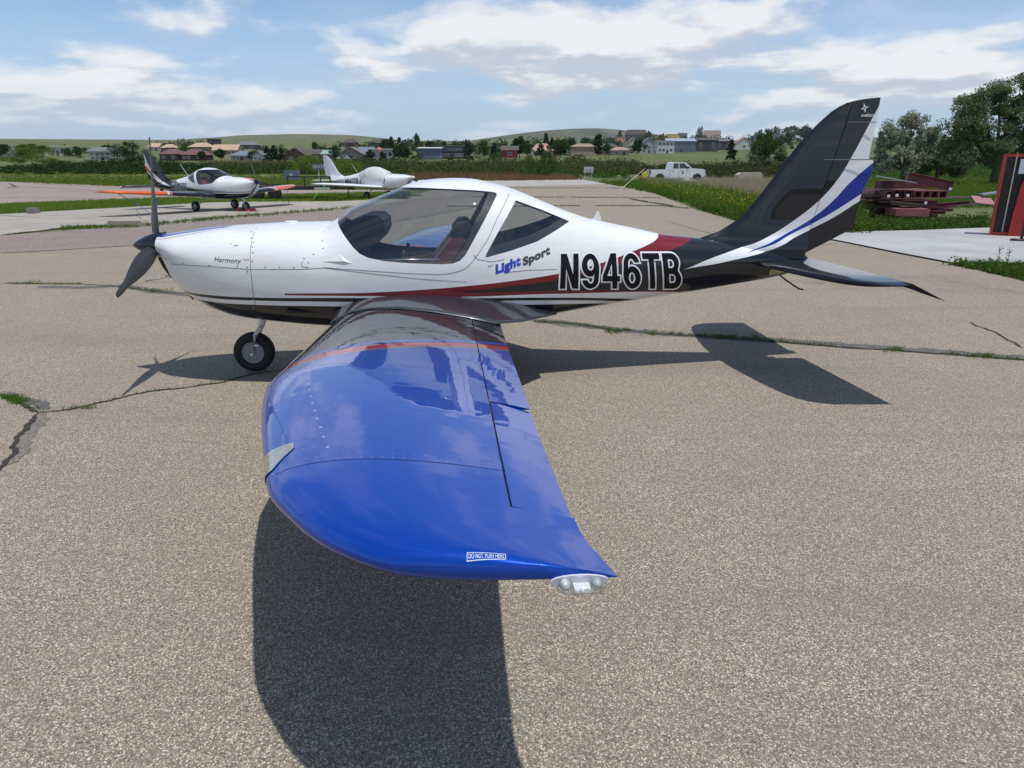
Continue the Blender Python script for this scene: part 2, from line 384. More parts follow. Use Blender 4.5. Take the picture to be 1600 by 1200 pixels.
def fuselage_regions(nx, nt):
    """cut the body shell along firewall, canopy line and window outlines; returns {region: (verts, faces, normals)}"""
    V, F = fus_grid(nx, nt)
    bm = bmesh.new(); vs = [bm.verts.new(v) for v in V]; 
    for f in F: bm.faces.new([vs[i] for i in f])
    def cut(poly, zmax):
        x0, x1 = min(p[0] for p in poly)-.08, max(p[0] for p in poly)+.08; z0, z1 = min(p[1] for p in poly)-.08, max(p[1] for p in poly)+.08
        for i, a in enumerate(poly):
            b = poly[(i+1) % len(poly)]
            if a[1] > zmax and b[1] > zmax: continue
            mx, mz = (a[0]+b[0])/2, (a[1]+b[1])/2; ln = math.hypot(b[0]-a[0], b[1]-a[1])/2+.06
            fs = [f for f in bm.faces if len(f.verts) < 20 and math.hypot(f.calc_center_median().x-mx, f.calc_center_median().z-mz) < ln]
            if not fs: continue
            g = list({e for f in fs for e in f.edges})+list({v for f in fs for v in f.verts})+fs
            bmesh.ops.bisect_plane(bm, geom=g, dist=1e-5, plane_co=(a[0], 0, a[1]), plane_no=(b[1]-a[1], 0, -(b[0]-a[0])))
    cut(GLASS_P, 1.53); cut(QUART_P, 9); cut(CANOPY_P, 1.6)
    g = bm.verts[:]+bm.edges[:]+bm.faces[:]
    bmesh.ops.bisect_plane(bm, geom=g, dist=1e-5, plane_co=(1.06, 0, 0), plane_no=(1, 0, 0))
    reg = {}
    for f in bm.faces:
        c = f.calc_center_median(); x, z = c.x, c.z
        r = 'cowl' if x < 1.06 else 'body'
        if inside(GLASS_P, x, z): r = 'glass'
        elif inside(QUART_P, x, z): r = 'qglass_l' if c.y < 0 else 'qglass_r'
        elif inside(CANOPY_P, x, z): r = 'canopy'
        reg.setdefault(r, []).append([tuple(v.co) for v in f.verts])
    bm.free(); out = {}
    for r, fl in reg.items():
        idx = {}; vv = []; ff = []
        for f in fl:
            g = []
            for v in f:
                k = (round(v[0], 5), round(v[1], 5), round(v[2], 5))
                if k not in idx: idx[k] = len(vv); vv.append(v)
                if not g or g[-1] != idx[k]: g.append(idx[k])
            if len(set(g)) > 2: ff.append(g)
        out[r] = (vv, ff, FNORM(np.array(vv)))
    return out
REG_HI = fuselage_regions(230, 96); REG_LO = fuselage_regions(80, 40)
def shell(name, reg, mat, parent, off=0., thick=0., flip=False):
    vv, ff, nn = reg; P = np.array(vv)+nn*off
    o = mk(name, P, ff, mat, parent, smooth=True)
    o.data.normals_split_custom_set_from_vertices([tuple(n) for n in (nn if not flip else -nn)])
    return o

# wing planform (y is distance from the centreline)
WLE = pchip([.5,.9,2.0,2.82,2.95,3.98,4.134,4.295,4.455,4.539,4.609,4.644,4.658],[1.735,1.739,1.745,1.751,1.770,2.036,2.086,2.177,2.292,2.382,2.493,2.667,2.80])
WTE = pchip([.5,1.1,3.2,4.40,4.66],[2.965,2.936,2.932,2.945,2.992])
WZ = lambda y: .57+math.tan(R(3.5))*(y-.6)
def foil(f, upper=True):
    f = np.clip(f, 0, 1); t = .145
    yt = 5*t*(.2969*np.sqrt(f)-.126*f-.3516*f**2+.2843*f**3-.1036*f**4)
    yc = np.where(f < .4, .022/.16*(.8*f-f*f), .022/.36*(.2+.8*f-f*f))
    return yc+(yt if upper else -yt)
def wing_z(x, y, upper=True):
    y = abs(y); le, te = float(WLE(y)), float(WTE(y)); c = te-le; f = (x-le)/c
    return WZ(y)+float(foil(f, upper))*c+.016*(.5-f)
HINGE = 2.725
HX = lambda y: 2.73+.013*(abs(y)-1.2)
def wing_piece(ys, fa, fb, side, n=22):
    """closed spanwise loft of the chord range fa(y)..fb(y)"""
    V = []; k = None
    for y in ys:
        le, te = float(WLE(y)), float(WTE(y)); c = te-le; a, b = fa(y), fb(y)
        t = np.linspace(0, 1, n); f = a+(b-a)*(t**1.8 if a < .01 else t)
        up = [(le+c*q, side*y, WZ(y)+float(foil(q))*c+.016*(.5-q)) for q in f]
        lo = [(le+c*q, side*y, WZ(y)+float(foil(q, False))*c+.016*(.5-q)) for q in f[::-1]]
        if a < .01: lo = lo[:-1]
        if b > .999: lo = [(p[0], p[1], p[2]-.0015) for p in lo]
        row = up+lo; k = len(row); V += row
    F = []
    for i in range(len(ys)-1):
        for j in range(k):
            a = i*k+j; b = i*k+(j+1) % k; F.append((a, b, b+k, a+k))
    F.append(tuple(range(k))[::-1]); F.append(tuple((len(ys)-1)*k+j for j in range(k)))
    if side < 0: F = [f[::-1] for f in F]
    return V, F
fh = lambda y: (HX(y)-float(WLE(y)))/(float(WTE(y))-float(WLE(y)))

# ------------------------------------------------------------------ lettering
def arc(cx, cz, rx, rz, a0, a1, n=9):
    return [(cx+rx*math.cos(R(a0+(a1-a0)*i/n)), cz+rz*math.sin(R(a0+(a1-a0)*i/n))) for i in range(n+1)]
def glyph(ch):
    if ch == 'N': return [(0,0),(0,1),(.19,1),(.40,.40),(.40,1),(.57,1),(.57,0),(.385,0),(.17,.60),(.17,0)], []
    if ch == 'T': return [(.20,0),(.20,.84),(0,.84),(0,1),(.57,1),(.57,.84),(.37,.84),(.37,0)], []
    if ch == '4': return [(.31,0),(.31,.21),(0,.21),(0,.37),(.29,1),(.47,1),(.47,.37),(.56,.37),(.56,.21),(.47,.21),(.47,0)], [[(.31,.37),(.31,.72),(.15,.37)]]
    if ch == '7': return [(.10,0),(.36,.83),(.02,.83),(.02,1),(.54,1),(.54,.86),(.28,0)], []
    if ch == 'B':
        o = [(0,0),(0,1)]+arc(.30,.765,.24,.235,90,-25,8)+[(.47,.52)]+arc(.31,.285,.26,.285,35,-90,9)
        return o, [[(.17,.17)]+arc(.30,.30,.09,.13,-90,90,8)+[(.17,.43)], [(.17,.60)]+arc(.28,.72,.09,.12,-90,90,8)+[(.17,.84)]]
    if ch in '69':
        o = arc(.29,.70,.265,.30,10,180,10)+arc(.29,.46,.29,.46,190,270,9)[0:]+arc(.29,.325,.275,.325,-80,105,12)+[(.175,.56)]+arc(.285,.70,.105,.155,180,20,8)
        h = [arc(.285,.315,.105,.165,0,345,15)]
        if ch == '9': o = [(.57-x, 1-z) for x, z in o]; h = [[(.57-x, 1-z) for x, z in q] for q in h]
        return o, h
    if ch == '5':
        o = [(.05,1),(.52,1),(.52,.84),(.19,.84),(.18,.63)]+arc(.29,.33,.27,.33,95,-90,12)+arc(.28,.27,.27,.27,-90,-180,6)+[(.18,.27)]+arc(.28,.28,.10,.13,180,270,4)+arc(.29,.33,.10,.18,-90,110,9)+[(.17,.45),(.02,.46)]
        return o, []
def offset_poly(p, d):
    q = []; n = len(p); A = sum(p[i][0]*p[(i+1) % n][1]-p[(i+1) % n][0]*p[i][1] for i in range(n)); s = 1 if A > 0 else -1
    for i in range(n):
        a, b, c = Vector(p[i-1]), Vector(p[i]), Vector(p[(i+1) % n])
        u = (b-a); v = (c-b)
        if u.length < 1e-6 or v.length < 1e-6: q.append(tuple(b)); continue
        u.normalize(); v.normalize(); n1 = Vector((u.y, -u.x))*s; n2 = Vector((v.y, -v.x))*s
        m = n1+n2
        if m.length < .2: q.append(tuple(b+n1*d)); continue
        m.normalize(); q.append(tuple(b+m*d/max(.5, m.dot(n1))))
    return q
def tess(outer, holes):
    polys = [[Vector((x, z, 0)) for x, z in p] for p in [outer]+holes]; flatv = [v for p in polys for v in p]
    return [(v.x, v.y) for v in flatv], [tuple(t) for t in tessellate_polygon(polys)]
def grid_cut(V, F, step):
    """subdivide a flat 2-D mesh on a grid so it can follow a curved surface"""
    bm = bmesh.new(); vs = [bm.verts.new((x, z, 0)) for x, z in V]
    for f in F:
        try: bm.faces.new([vs[i] for i in f])
        except ValueError: pass
    xs = [v[0] for v in V]; zs = [v[1] for v in V]
    for ax, lo, hi in ((0, min(xs), max(xs)), (1, min(zs), max(zs))):
        t = lo+step
        while t < hi:
            co = (t, 0, 0) if ax == 0 else (0, t, 0); no = (1, 0, 0) if ax == 0 else (0, 1, 0)
            bmesh.ops.bisect_plane(bm, geom=bm.verts[:]+bm.edges[:]+bm.faces[:], dist=1e-6, plane_co=co, plane_no=no); t += step
    bm.verts.index_update(); V2 = [(v.co.x, v.co.y) for v in bm.verts]; F2 = [tuple(v.index for v in f.verts) for f in bm.faces]; bm.free()
    return V2, F2
def font_mesh(text, bold=0., shear=0., space=1.):
    cu = bpy.data.curves.new('lettering', 'FONT'); cu.body = text; cu.offset = bold; cu.shear = shear; cu.space_character = space; cu.resolution_u = 4
    o = bpy.data.objects.new('lettering', cu); COL.objects.link(o); bpy.context.view_layer.update()
    me = bpy.data.meshes.new_from_object(o.evaluated_get(bpy.context.evaluated_depsgraph_get()))
    V = [(v.co.x, v.co.y) for v in me.vertices]; F = [tuple(p.vertices) for p in me.polygons]
    bpy.data.objects.remove(o); bpy.data.curves.remove(cu); bpy.data.meshes.remove(me)
    x0 = min(v[0] for v in V); x1 = max(v[0] for v in V); z0 = min(v[1] for v in V); z1 = max(v[1] for v in V)
    return [((x-x0)/(x1-x0), (z-z0)/(z1-z0)) for x, z in V], F
def side_decal(name, V2, F2, fn, mat, parent, side=-1, off=.0022, step=.05):
    """V2 in unit space; fn maps (u, v) to local (x, z); the sheet is laid on the body skin"""
    V2 = [fn(*p) for p in V2]; V2, F2 = grid_cut(V2, F2, step)
    P = [];
    for x, z in V2: P.append((x, side*float(YS(x, z)), z))
    P = np.array(P); P = P+FNORM(P)*off
    return mk(name, P, F2, mat, parent, smooth=True)
def quad_map(bl, br, tl, tr):
    return lambda u, v: tuple((bl[i]*(1-u)+br[i]*u)*(1-v)+(tl[i]*(1-u)+tr[i]*u)*v for i in (0, 1))
def ribbon(pts, w, side, off=.0012):
    """thin seam line along (x, z) points on the body side"""
    V = []; n = len(pts)
    for i, (x, z) in enumerate(pts):
        a = Vector(pts[max(0, i-1)]); b = Vector(pts[min(n-1, i+1)]); d = (b-a).normalized(); q = Vector((-d.y, d.x))*w/2
        for s in (1, -1):
            px, pz = x+q.x*s, z+q.y*s; V.append((px, side*float(YS(px, pz)), pz))
    P = np.array(V); P = P+FNORM(P)*off
    return P, [(2*i, 2*i+1, 2*i+3, 2*i+2) for i in range(n-1)]
def resample(pts, step=.04):
    out = [pts[0]]
    for a, b in zip(pts, pts[1:]):
        n = max(1, int(math.hypot(b[0]-a[0], b[1]-a[1])/step))
        out += [(a[0]+(b[0]-a[0])*k/n, a[1]+(b[1]-a[1])*k/n) for k in range(1, n+1)]
    return out

# ------------------------------------------------------------------ aircraft builder
FIN_LE = [(4.50,1.08),(4.635,1.116),(4.808,1.133),(4.931,1.195),(5.038,1.258),(5.154,1.39),(5.285,1.571),(5.394,1.731),(5.541,1.929),(5.677,2.065),(5.77,2.144),(5.868,2.191),(5.973,2.216),(6.146,2.235)]
def build_aircraft(loc, rz, label, paint, wpaint, reg='HI', detail=True, wheels=rubber, cover=None, number='946', num_col=None, spin=None, prop=11., seat_col=(.17,.018,.018), steer=0., num_outline=True, group='light aircraft parked on the apron'):
    root = empty('light_aircraft', loc, rz); tag(root, label, 'airplane', group)
    RG = REG_HI if reg == 'HI' else REG_LO; hi = reg == 'HI'
    black = flat('number_black', (.004, .0045, .006), .4, coat=.25, spec=.1); whited = flat('decal_white', (.78, .80, .82), .35, coat=.5)
    body = shell('fuselage', RG['body'], paint, root); cowl = shell('engine_cowling', RG['cowl'], paint, root)
    can = shell('canopy', RG['canopy'], paint, root)
    gm = glass_mat('canopy_glass', (.74, .78, .78))
    if cover is None:
        shell('canopy_glass', RG['glass'], gm, can); shell('quarter_window', RG['qglass_l'], gm, body); shell('quarter_window', RG['qglass_r'], gm, body)
        # cabin
        lin = flat('cabin_lining', (.014, .015, .017), .85, spec=.2)
        for r in ('body', 'canopy'):
            vv, ff, nn = RG[r]; keep = [f for f in ff if all(1.15 < vv[i][0] < 3.75 for i in f)]
            o = mk('cabin_lining', np.array(vv)-nn*.016, keep, lin, body, smooth=True)
        # dark frit band behind the side glass and along the quarter window
        fr = flat('window_frit', (.018, .02, .026), .5)
        for sd in (-1, 1):
            for poly in ([(2.600,.975),(2.655,.995),(2.735,1.105),(2.838,1.29),(2.960,1.49),(2.895,1.50),(2.79,1.30),(2.70,1.13)],
                         [(2.85,1.02),(3.057,1.063),(3.263,1.123),(3.426,1.202),(3.55,1.265),(3.475,1.291),(3.36,1.235),(3.2,1.175),(3.03,1.130),(2.90,1.105)]):
                v2, f2 = tess(poly, []); side_decal('glass_border', v2, f2, lambda u, v: (u, v), fr, body, sd, off=-.004, step=.05)
        mb = MB(); mb.box(1.3, 3.1, -.50, .50, .60, .62); mb.box(3.08, 3.11, -.40, .40, .62, 1.10); mb.build('cabin_floor', lin, body)
        mb = MB(); mb.prism([(1.74,1.240),(1.82,1.29),(1.92,1.325),(2.02,1.322),(2.065,1.285),(2.07,1.20),(2.03,1.13),(1.96,1.08),(1.88,1.05),(1.86,.70),(1.66,.70)], -.30, .30); mb.build('instrument_panel', flat('glareshield', (.010, .012, .017), .55, spec=.3), body, smooth=True, sharp=40)
        redm = flat('seat_leather_'+label[:6].replace(' ', '_'), seat_col, .5); blk = flat('seat_side', (.012, .012, .014), .6)
        for sy in (-.27, .27):
            mb = MB(); mb.prism([(2.16,.78),(2.33,.78),(2.46,.82),(2.70,1.14),(2.655,1.165),(2.58,1.145),(2.38,.90),(2.16,.86)], sy-.20, sy+.20)
            s = mb.build('seat', redm, body, smooth=True, sharp=35)
            mb = MB(); mb.prism([(2.585,1.13),(2.70,1.14),(2.745,1.25),(2.71,1.272),(2.64,1.262),(2.59,1.20)], sy-.13, sy+.13); mb.build('headrest', blk, s, smooth=True, sharp=35)
        mb = MB(); mb.box(2.0, 2.75, -.035, .035, .62, .86); mb.build('centre_console', blk, body)
        for sy in (-.28, .28):
            mb = MB(); mb.tube([(1.95, sy, .68), (2.18, sy, .80), (2.20, sy, .96), (2.203, sy, .97), (2.205, sy, 1.05)], [.011, .011, .011, .016, .015], 8); mb.build('control_stick', black_plastic, body, smooth=True)
        mb = MB(); mb.tube([(1.95,-.49,1.0),(2.5,-.51,1.005)], .007, 6); mb.build('sill_rail', steel, body, smooth=True)
    else:
        vv, ff = [], []
        for r in ('glass', 'canopy', 'qglass_l', 'qglass_r'):
            a, b, nn = RG[r]; k = len(vv); P = np.array(a)
            w = np.array([mnoise.noise(Vector((p[0]*7+p[2]*4, p[1]*3, p[2]*9-p[0]*5)))*.5+mnoise.noise(Vector((p[0]*16, p[1]*6, p[2]*20)))*.25 for p in P])
            P = P+nn*(.02+.018*w[:, None]); vv += [tuple(p) for p in P]; ff += [tuple(i+k for i in f)[::-1] for f in b]
        mk('canopy_cover', vv, ff, cover, root, smooth=True)
        P, F = [], []
        for xx in (1.55, 3.18):
            for sd in (-1, 1):
                p, f = ribbon([(xx+.02*k, 1.02-.07*k) for k in range(5)], .035, sd, .02); F += [tuple(i+len(P) for i in q) for q in f]; P += [tuple(q) for q in p]
        mk('cover_strap', P, F, flat('strap_black', (.02, .02, .022), .8), root)
    # spinner and propeller
    mb = MB(); mb.rev([(0, .003), (.02, .022), (.06, .048), (.11, .072), (.17, .092), (.225, .103), (.262, .106), (.264, .02)], 32, 'x', (0, 0, 1.08))
    sp = mb.build('spinner', spin or spinner_mat, root, smooth=True, sharp=50)
    mb = MB(); mb.rev([(0, .085), (.05, .10), (.14, .12)], 24, 'x', (.27, 0, 1.06)); mb.build('hub_plate', black_plastic, root, smooth=True, sharp=40)
    bl = MB(); n = 14; prof = []
    for i in range(n+1):
        t = i/n; r = .07+t*.78; ch = .055+.085*math.sin(math.pi*min(1, t*1.25+.06))**.8*(1-.35*t) if t < .97 else .05
        if t > .9: ch *= 1-(t-.9)*3.2
        tw = R(62-50*t**.6); th = .022*(1-.75*t)+.004
        row = []
        for a in range(10):
            q = 2*math.pi*a/10; cx, cy = ch/2*math.cos(q), th/2*math.sin(q)
            row.append((-cx*math.sin(tw)-cy*math.cos(tw), cx*math.cos(tw)-cy*math.sin(tw), r))
        prof.append(row)
    bv = [p for r_ in prof for p in r_]; bf = [(i*10+k, i*10+(k+1) % 10, (i+1)*10+(k+1) % 10, (i+1)*10+k) for i in range(n) for k in range(10)]+[tuple(range(10)), tuple(n*10+k for k in range(10))[::-1]]
    b0 = None
    for k in range(3):
        if b0 is None: b0 = mk('propeller_blade', bv, bf, blade_mat, root, smooth=True, sharp=60); o = b0
        else: o = link_mesh('propeller_blade', b0.data, root)
        o.location = (.19, 0, 1.08); o.rotation_euler = (-R(prop+120*k), 0, 0)
    # cowling: intakes, chin, oil cap

    if detail:
        mb = MB(); mb.prism([(.30,.985),(.335,.96),(.36,.90),(.32,.93)], -.12, .12)
        mb.build('radiator_scoop', black_plastic, cowl)
        mb = MB(); mb.rev([(0, .052), (.008, .052), (.014, .046), (.016, .03)], 24, 'z', (1.29, -.03, float(ZT(1.29))-.004)); mb.build('oil_door', flat('cap_white', (.75, .77, .78), .3, coat=.8), cowl, smooth=True, sharp=30)
        # seams
        seams = [resample([(.40,.962),(.734,.958),(1.062,.938),(1.442,.941),(1.62,.952),(1.9,.918),(2.3,.87),(2.7,.835)]),
                 resample([(1.06,1.225),(1.058,1.1),(1.056,.85),(1.05,.62),(1.05,.56)], .03),
                 resample([(1.46,1.0),(1.447,.98),(1.45,.962),(1.50,.955)], .02),
                 resample([(3.074,1.505),(2.954,1.316),(2.869,1.15),(2.80,1.055),(2.737,.976),(2.695,.94),(2.648,.92),(2.56,.902),(2.481,.898),(2.3,.906),(2.098,.920),(1.842,.938),(1.62,.955)], .03),
                 resample([(2.76,1.04),(2.79,1.005),(2.9,.985),(3.0,1.0)], .03), resample([(3.0,.90),(3.18,.91),(3.42,.906)], .04)]
        for sd in (-1, 1):
            for s in seams:
                p, f = ribbon(s, .0036, sd); mk('panel_seam', p, f, gap_dark, body)
        # screws along the seams
        sc = [(.51,.973),(.735,.965),(.955,.958),(1.03,.955),(1.03,.925),(1.17,.957),(1.28,.956),(1.39,.955),(1.075,1.06),(1.07,1.1),(1.05,1.16),(1.035,1.2),(1.07,1.0),(1.045,.70),(1.075,1.13),(1.60,1.20),(1.60,1.145),(1.61,1.09),(1.54,1.05),(1.47,1.02),(1.50,.99),(.90,1.12),(1.03,.63)]
        mb = MB()
        for x, z in sc:
            for sd in (-1, 1):
                y = sd*float(YS(x, z)); mb.rev([(-.001, .0062), (.0022, .0056), (.0028, .002)] if sd > 0 else [(.001, .0062), (-.0022, .0056), (-.0028, .002)], 8, 'y', (x, y, z))
        o = mb.build('screw', flat('screw_grey', (.30, .31, .33), .4, .5), cowl); tag(o, kind='stuff')
        # three cornered foot-step blister below the windscreen
        for sd in (-1, 1):
            mb = MB(); P = [np.array((x, sd*float(YS(x, z)), z)) for x, z in ((1.60,.998),(1.745,1.052),(1.835,.985))]
            c = np.array((1.780, sd*(float(YS(1.780, 1.0))+.013), 1.003)); mb.add(P+[c], [(0, 1, 3), (1, 2, 3), (2, 0, 3)])
            mb.build('air_scoop', paint, body)
        mb = MB(); mb.box(.925, .965, -.0005, .0005, 0, .012, Matrix.Translation((0, -float(YS(.945, 1.105))+.001, 1.102))); mb.build('cowl_latch', flat('latch_grey', (.52, .54, .55), .4, .3), cowl)
        mb = MB(); mb.prism([(5.31,.775),(5.455,.795),(5.455,.838),(5.31,.822)], -.075, .075)
        idp = mk('id_plate', [(5.31,-float(YS(5.31,.80))-.004,.79),(5.47,-float(YS(5.47,.82))-.004,.815),(5.47,-float(YS(5.47,.85))-.004,.855),(5.31,-float(YS(5.31,.84))-.004,.838)], [(0, 1, 2, 3)], flat('plate_brass', (.35, .38, .22), .25, .8, var=.4, vscale=60), body)
        # antenna
        mb = MB(); mb.prism([(3.765,1.262),(3.79,1.283),(3.81,1.33),(3.826,1.332),(3.835,1.30),(3.85,1.255)], -.008, .008); mb.build('antenna', flat('cap_white', WHITE), body)
        mb = MB(); mb.tube([(5.42,0,.80),(5.50,-.02,.74),(5.62,-.05,.66),(5.66,-.05,.655)], .008, 6); mb.build('tie_down_ring', black_plastic, body)
    else:
        mb = MB(); mb.tube([(3.75,0,1.26),(4.15,0,1.75)], .006, 5); mb.build('whip_antenna', whited, body)
        mb = MB(); mb.prism([(5.15,.76),(5.5,.81),(5.45,.70),(5.40,.66),(5.30,.70)], -.02, .02); mb.build('tail_skid', black_plastic, body)
    # fin and rudder
    le = pchip([p[1] for p in FIN_LE[1:]], [p[0] for p in FIN_LE[1:]])
    hx = pchip([.9,.991,1.418,1.731,2.043,2.184],[5.61,5.625,5.719,5.795,5.870,5.893])
    zs = [.93,1.0,1.06,1.10,1.13,1.16,1.20,1.27,1.36,1.46,1.58,1.70,1.82,1.94,2.04,2.12,2.165,2.194]
    V = []; m = 12
    for z in zs:
        a = float(le(max(z, 1.116))) if z > 1.116 else 4.70; b = float(hx(z))-.004; c = b-a
        if c < .02: a = b-.02; c = .02
        tw = .030*min(1, c/.45)+.004+.10*math.exp(-max(0, z-1.06)/.045)*.6
        up = [(a+c*(q/m)**1.5, tw*math.sin(math.pi*(.5*min(1, (q/m)*1.8)))**.7 if q else 0) for q in range(m+1)]
        V += [(x, y, z) for x, y in up]+[(x, -y, z) for x, y in up[::-1][:-1]]
    k = 2*m+1; F = [(i*k+j, i*k+(j+1) % k, (i+1)*k+(j+1) % k, (i+1)*k+j) for i in range(len(zs)-1) for j in range(k)]+[tuple((len(zs)-1)*k+j for j in range(k))]
    fin = mk('fin', V, F, paint, root, smooth=True, sharp=50)
    # rudder: rows from the slanted foot to the curved tip
    foot = lambda t: (5.628+(6.072-5.628)*t, .952+(1.179-.952)*t)
    bx = pchip([1.179,1.448,1.674,1.741,1.749,2.046,2.235],[6.072,6.095,6.163,6.163,6.119,6.138,6.146])
    tipz = pchip([5.77,5.868,5.973,6.146],[2.144,2.191,2.216,2.235])
    V = []; NR, NCc = 70, 6; rows = []
    for i in range(NR+1):
        t = i/NR
        for sgn in (1, -1):
            pass
        zl = .955+(2.184-.955)*t; xl = float(hx(zl))+.004
        zr_ = 1.179+(2.232-1.179)*t; xr = float(bx(zr_))
        row = []
        for j in range(NCc+1):
            u = j/NCc; x = xl+(xr-xl)*u; z = zl+(zr_-zl)*u
            if i == NR: z = float(tipz(x))
            row.append((x, .030*min(1, .4+.6*(1-abs(t-.35)))*(1-u)**.9+.0015, z))
        rows.append(row)
    w = NCc+1; V = [p for r_ in rows for p in r_]+[(p[0], -p[1], p[2]) for r_ in rows for p in r_]; off = len(rows)*w
    F = []
    for i in range(NR):
        for j in range(NCc):
            a = i*w+j; F += [(a, a+w, a+w+1, a+1), (a+off, a+1+off, a+w+1+off, a+w+off)]
        F += [(i*w, i*w+off, (i+1)*w+off, (i+1)*w), (i*w+w-1, (i+1)*w+w-1, (i+1)*w+w-1+off, i*w+w-1+off)]
    for j in range(NCc): F += [(j, j+1, j+1+off, j+off), (NR*w+j, NR*w+j+off, NR*w+j+1+off, NR*w+j+1)]
    rud = mk('rudder', V, F, paint, fin, smooth=True, sharp=40)
    if detail:
        for sd in (-1, 1):
            for a in ((5.715, 6.155, .034, 1.741, 1.748), (5.87, 6.13, .030, 2.038, 2.043)):
                mb = MB(); mb.box(a[0], a[1], sd*a[2]-.002, sd*a[2]+.002, a[3], a[4]); mb.build('rudder_seam', flat('seam_light', (.16, .17, .19), .6), fin)
    # tailplane
    SLE = pchip([0,.3,.9,1.2,1.33,1.40,1.43],[5.17,5.185,5.27,5.345,5.42,5.53,5.60])
    for sd in (-1, 1):
        ys = [.05,.3,.6,.9,1.1,1.2,1.28,1.34,1.38,1.41,1.425]; V = []; n2 = 12
        for y in ys:
            a = float(SLE(y)); b = 5.715; c = b-a; t = np.linspace(0, 1, n2+1); th = .029*math.sqrt(max(.04, 1-(y/1.44)**8))*min(1, c/.35+.2)
            zz = .895+.01*(y)
            up = [(a+c*q**1.6, zz+th*math.sin(math.pi*min(.5, .5*q*2.0))**.6) for q in t]; lo = [(x, 2*zz-z) for x, z in up[::-1]][:-1]
            V += [(x, sd*y, z) for x, z in up+lo]
        k = 2*n2+1; F = [(i*k+j, i*k+(j+1) % k, (i+1)*k+(j+1) % k, (i+1)*k+j) for i in range(len(ys)-1) for j in range(k)]+[tuple((len(ys)-1)*k+j for j in range(k)), tuple(range(k))[::-1]]
        if sd > 0: F = [f[::-1] for f in F]
        dk = flat('tail_dark' if not (cover or number == '947') else 'tail_white', DARK if not (cover or number == '947') else WHITE, .3, 0, 1., spec=.05, cior=1.24)
        st = mk('tailplane', V, F, dk, root, smooth=True, sharp=45)
        mb = MB(); dr = R(22); ca, sa = math.cos(dr), math.sin(dr)
        y0, y1 = .10, 1.43
        def ep(x, z): return (5.722+x*ca+z*sa, .90-x*sa+z*ca)
        pts = [ep(0, .018), ep(.09, .014), ep(.24, .001), ep(.24, -.001), ep(.09, -.014), ep(0, -.018)]
        pin = [(x, z) for x, z in pts]; pout = [(p[0]+(0.045 if i in (2, 3) else 0), p[1]-(.018 if i in (2, 3) else 0)) for i, p in enumerate(pts)]
        mb.add([(x, sd*y0, z) for x, z in pin]+[(x, sd*y1, z+.01) for x, z in pout], [(0,1,2,3,4,5),(11,10,9,8,7,6)]+[(i, (i+1) % 6, (i+1) % 6+6, i+6) for i in range(6)])
        mb.build('elevator', dk, st, smooth=True, sharp=30)
    # wings
    for sd in (-1, 1):
        nd = 40 if hi else 16
        ysm = list(np.linspace(.5, 4.07, nd)); V, F = wing_piece(ysm, lambda y: 0., fh, sd, 30 if hi else 12)
        wg = mk('wing', V, F, wpaint, root, smooth=True, sharp=50)
        V, F = wing_piece(list(np.linspace(.5, 1.06, 6)), lambda y: fh(y)+.0005, lambda y: 1., sd, 8); mk('wing_root_panel', V, F, wpaint, wg, smooth=True, sharp=50)
        V, F = wing_piece(list(np.linspace(1.065, 3.255, 20)), lambda y: fh(y)+.005, lambda y: 1., sd, 10); fl = mk('flap', V, F, wpaint, wg, smooth=True, sharp=50)
        V, F = wing_piece(list(np.linspace(3.27, 4.335, 12)), lambda y: fh(y)+.005, lambda y: 1., sd, 10)
        ang = R(3.5 if sd < 0 else -3); V = [((x-HX(y))*math.cos(ang)+(z-WZ(abs(y)))*math.sin(ang)+HX(y), y, (z-WZ(abs(y)))*math.cos(ang)-(x-HX(y))*math.sin(ang)+WZ(abs(y))) for x, y, z in V]
        ail = mk('aileron', V, F, wpaint, wg, smooth=True, sharp=50)
        yt = [4.072,4.12,4.17,4.23,4.29,4.34]; V, F = wing_piece(yt, lambda y: 0., fh, sd, 26); 
        tipm = wpaint
        yt2 = [4.34,4.38,4.42,4.46,4.50,4.53,4.56,4.585,4.606,4.624,4.638,4.649,4.658]
        tp = mk('wing_tip', V, F, tipm, wg, smooth=True, sharp=50)
        V2, F2 = wing_piece(yt2, lambda y: 0., lambda y: 1., sd, 26); mk('wing_tip_cap', V2, F2, tipm, tp, smooth=True, sharp=60)
        if detail:
            # root fillet
            inn = [(1.64,.565),(1.68,.615),(1.75,.660),(1.86,.700),(2.0,.726),(2.2,.740),(2.45,.736),(2.7,.716),(2.9,.688),(3.05,.655),(3.18,.620),(3.30,.582),(3.42,.545)]
            out = []
            for x, z in inn:
                if x < 1.75: out.append((1.70+(x-1.64)*.6, .93, WZ(.93)+(x-1.64)*.55))
                elif x < 2.92: out.append((x, .93+.10*max(0, (x-1.9)), None))
                else: t = (x-2.92)/(3.42-2.92); out.append((2.99+.43*t, 1.05*(1-t)+.50*t, WZ(1.0)*(1-t)+.552*t+.004))
            V = []; NB_ = 8
            for (x, z), (ox, oy, oz) in zip(inn, out):
                if oz is None: oz = wing_z(min(ox, 2.93), oy)+.004
                a = np.array((x, float(YS(x, z))-.003, z)); b = np.array((ox, oy, oz)); c = np.array(((x+ox)/2, a[1]+(oy-a[1])*.22, oz+.012+(z-oz)*.10))
                for q in range(NB_+1):
                    t = q/NB_; p = a*(1-t)**2+2*c*t*(1-t)+b*t*t; V.append((p[0], sd*p[1], p[2]))
            k = NB_+1; F = [(i*k+j, (i+1)*k+j, (i+1)*k+j+1, i*k+j+1) for i in range(len(inn)-1) for j in range(NB_)]
            if sd > 0: F = [f[::-1] for f in F]
            fo = mk('wing_fillet', V, F, flat('fillet_dark', (.03, .033, .045), .3, .4, 1.), wg, smooth=True)
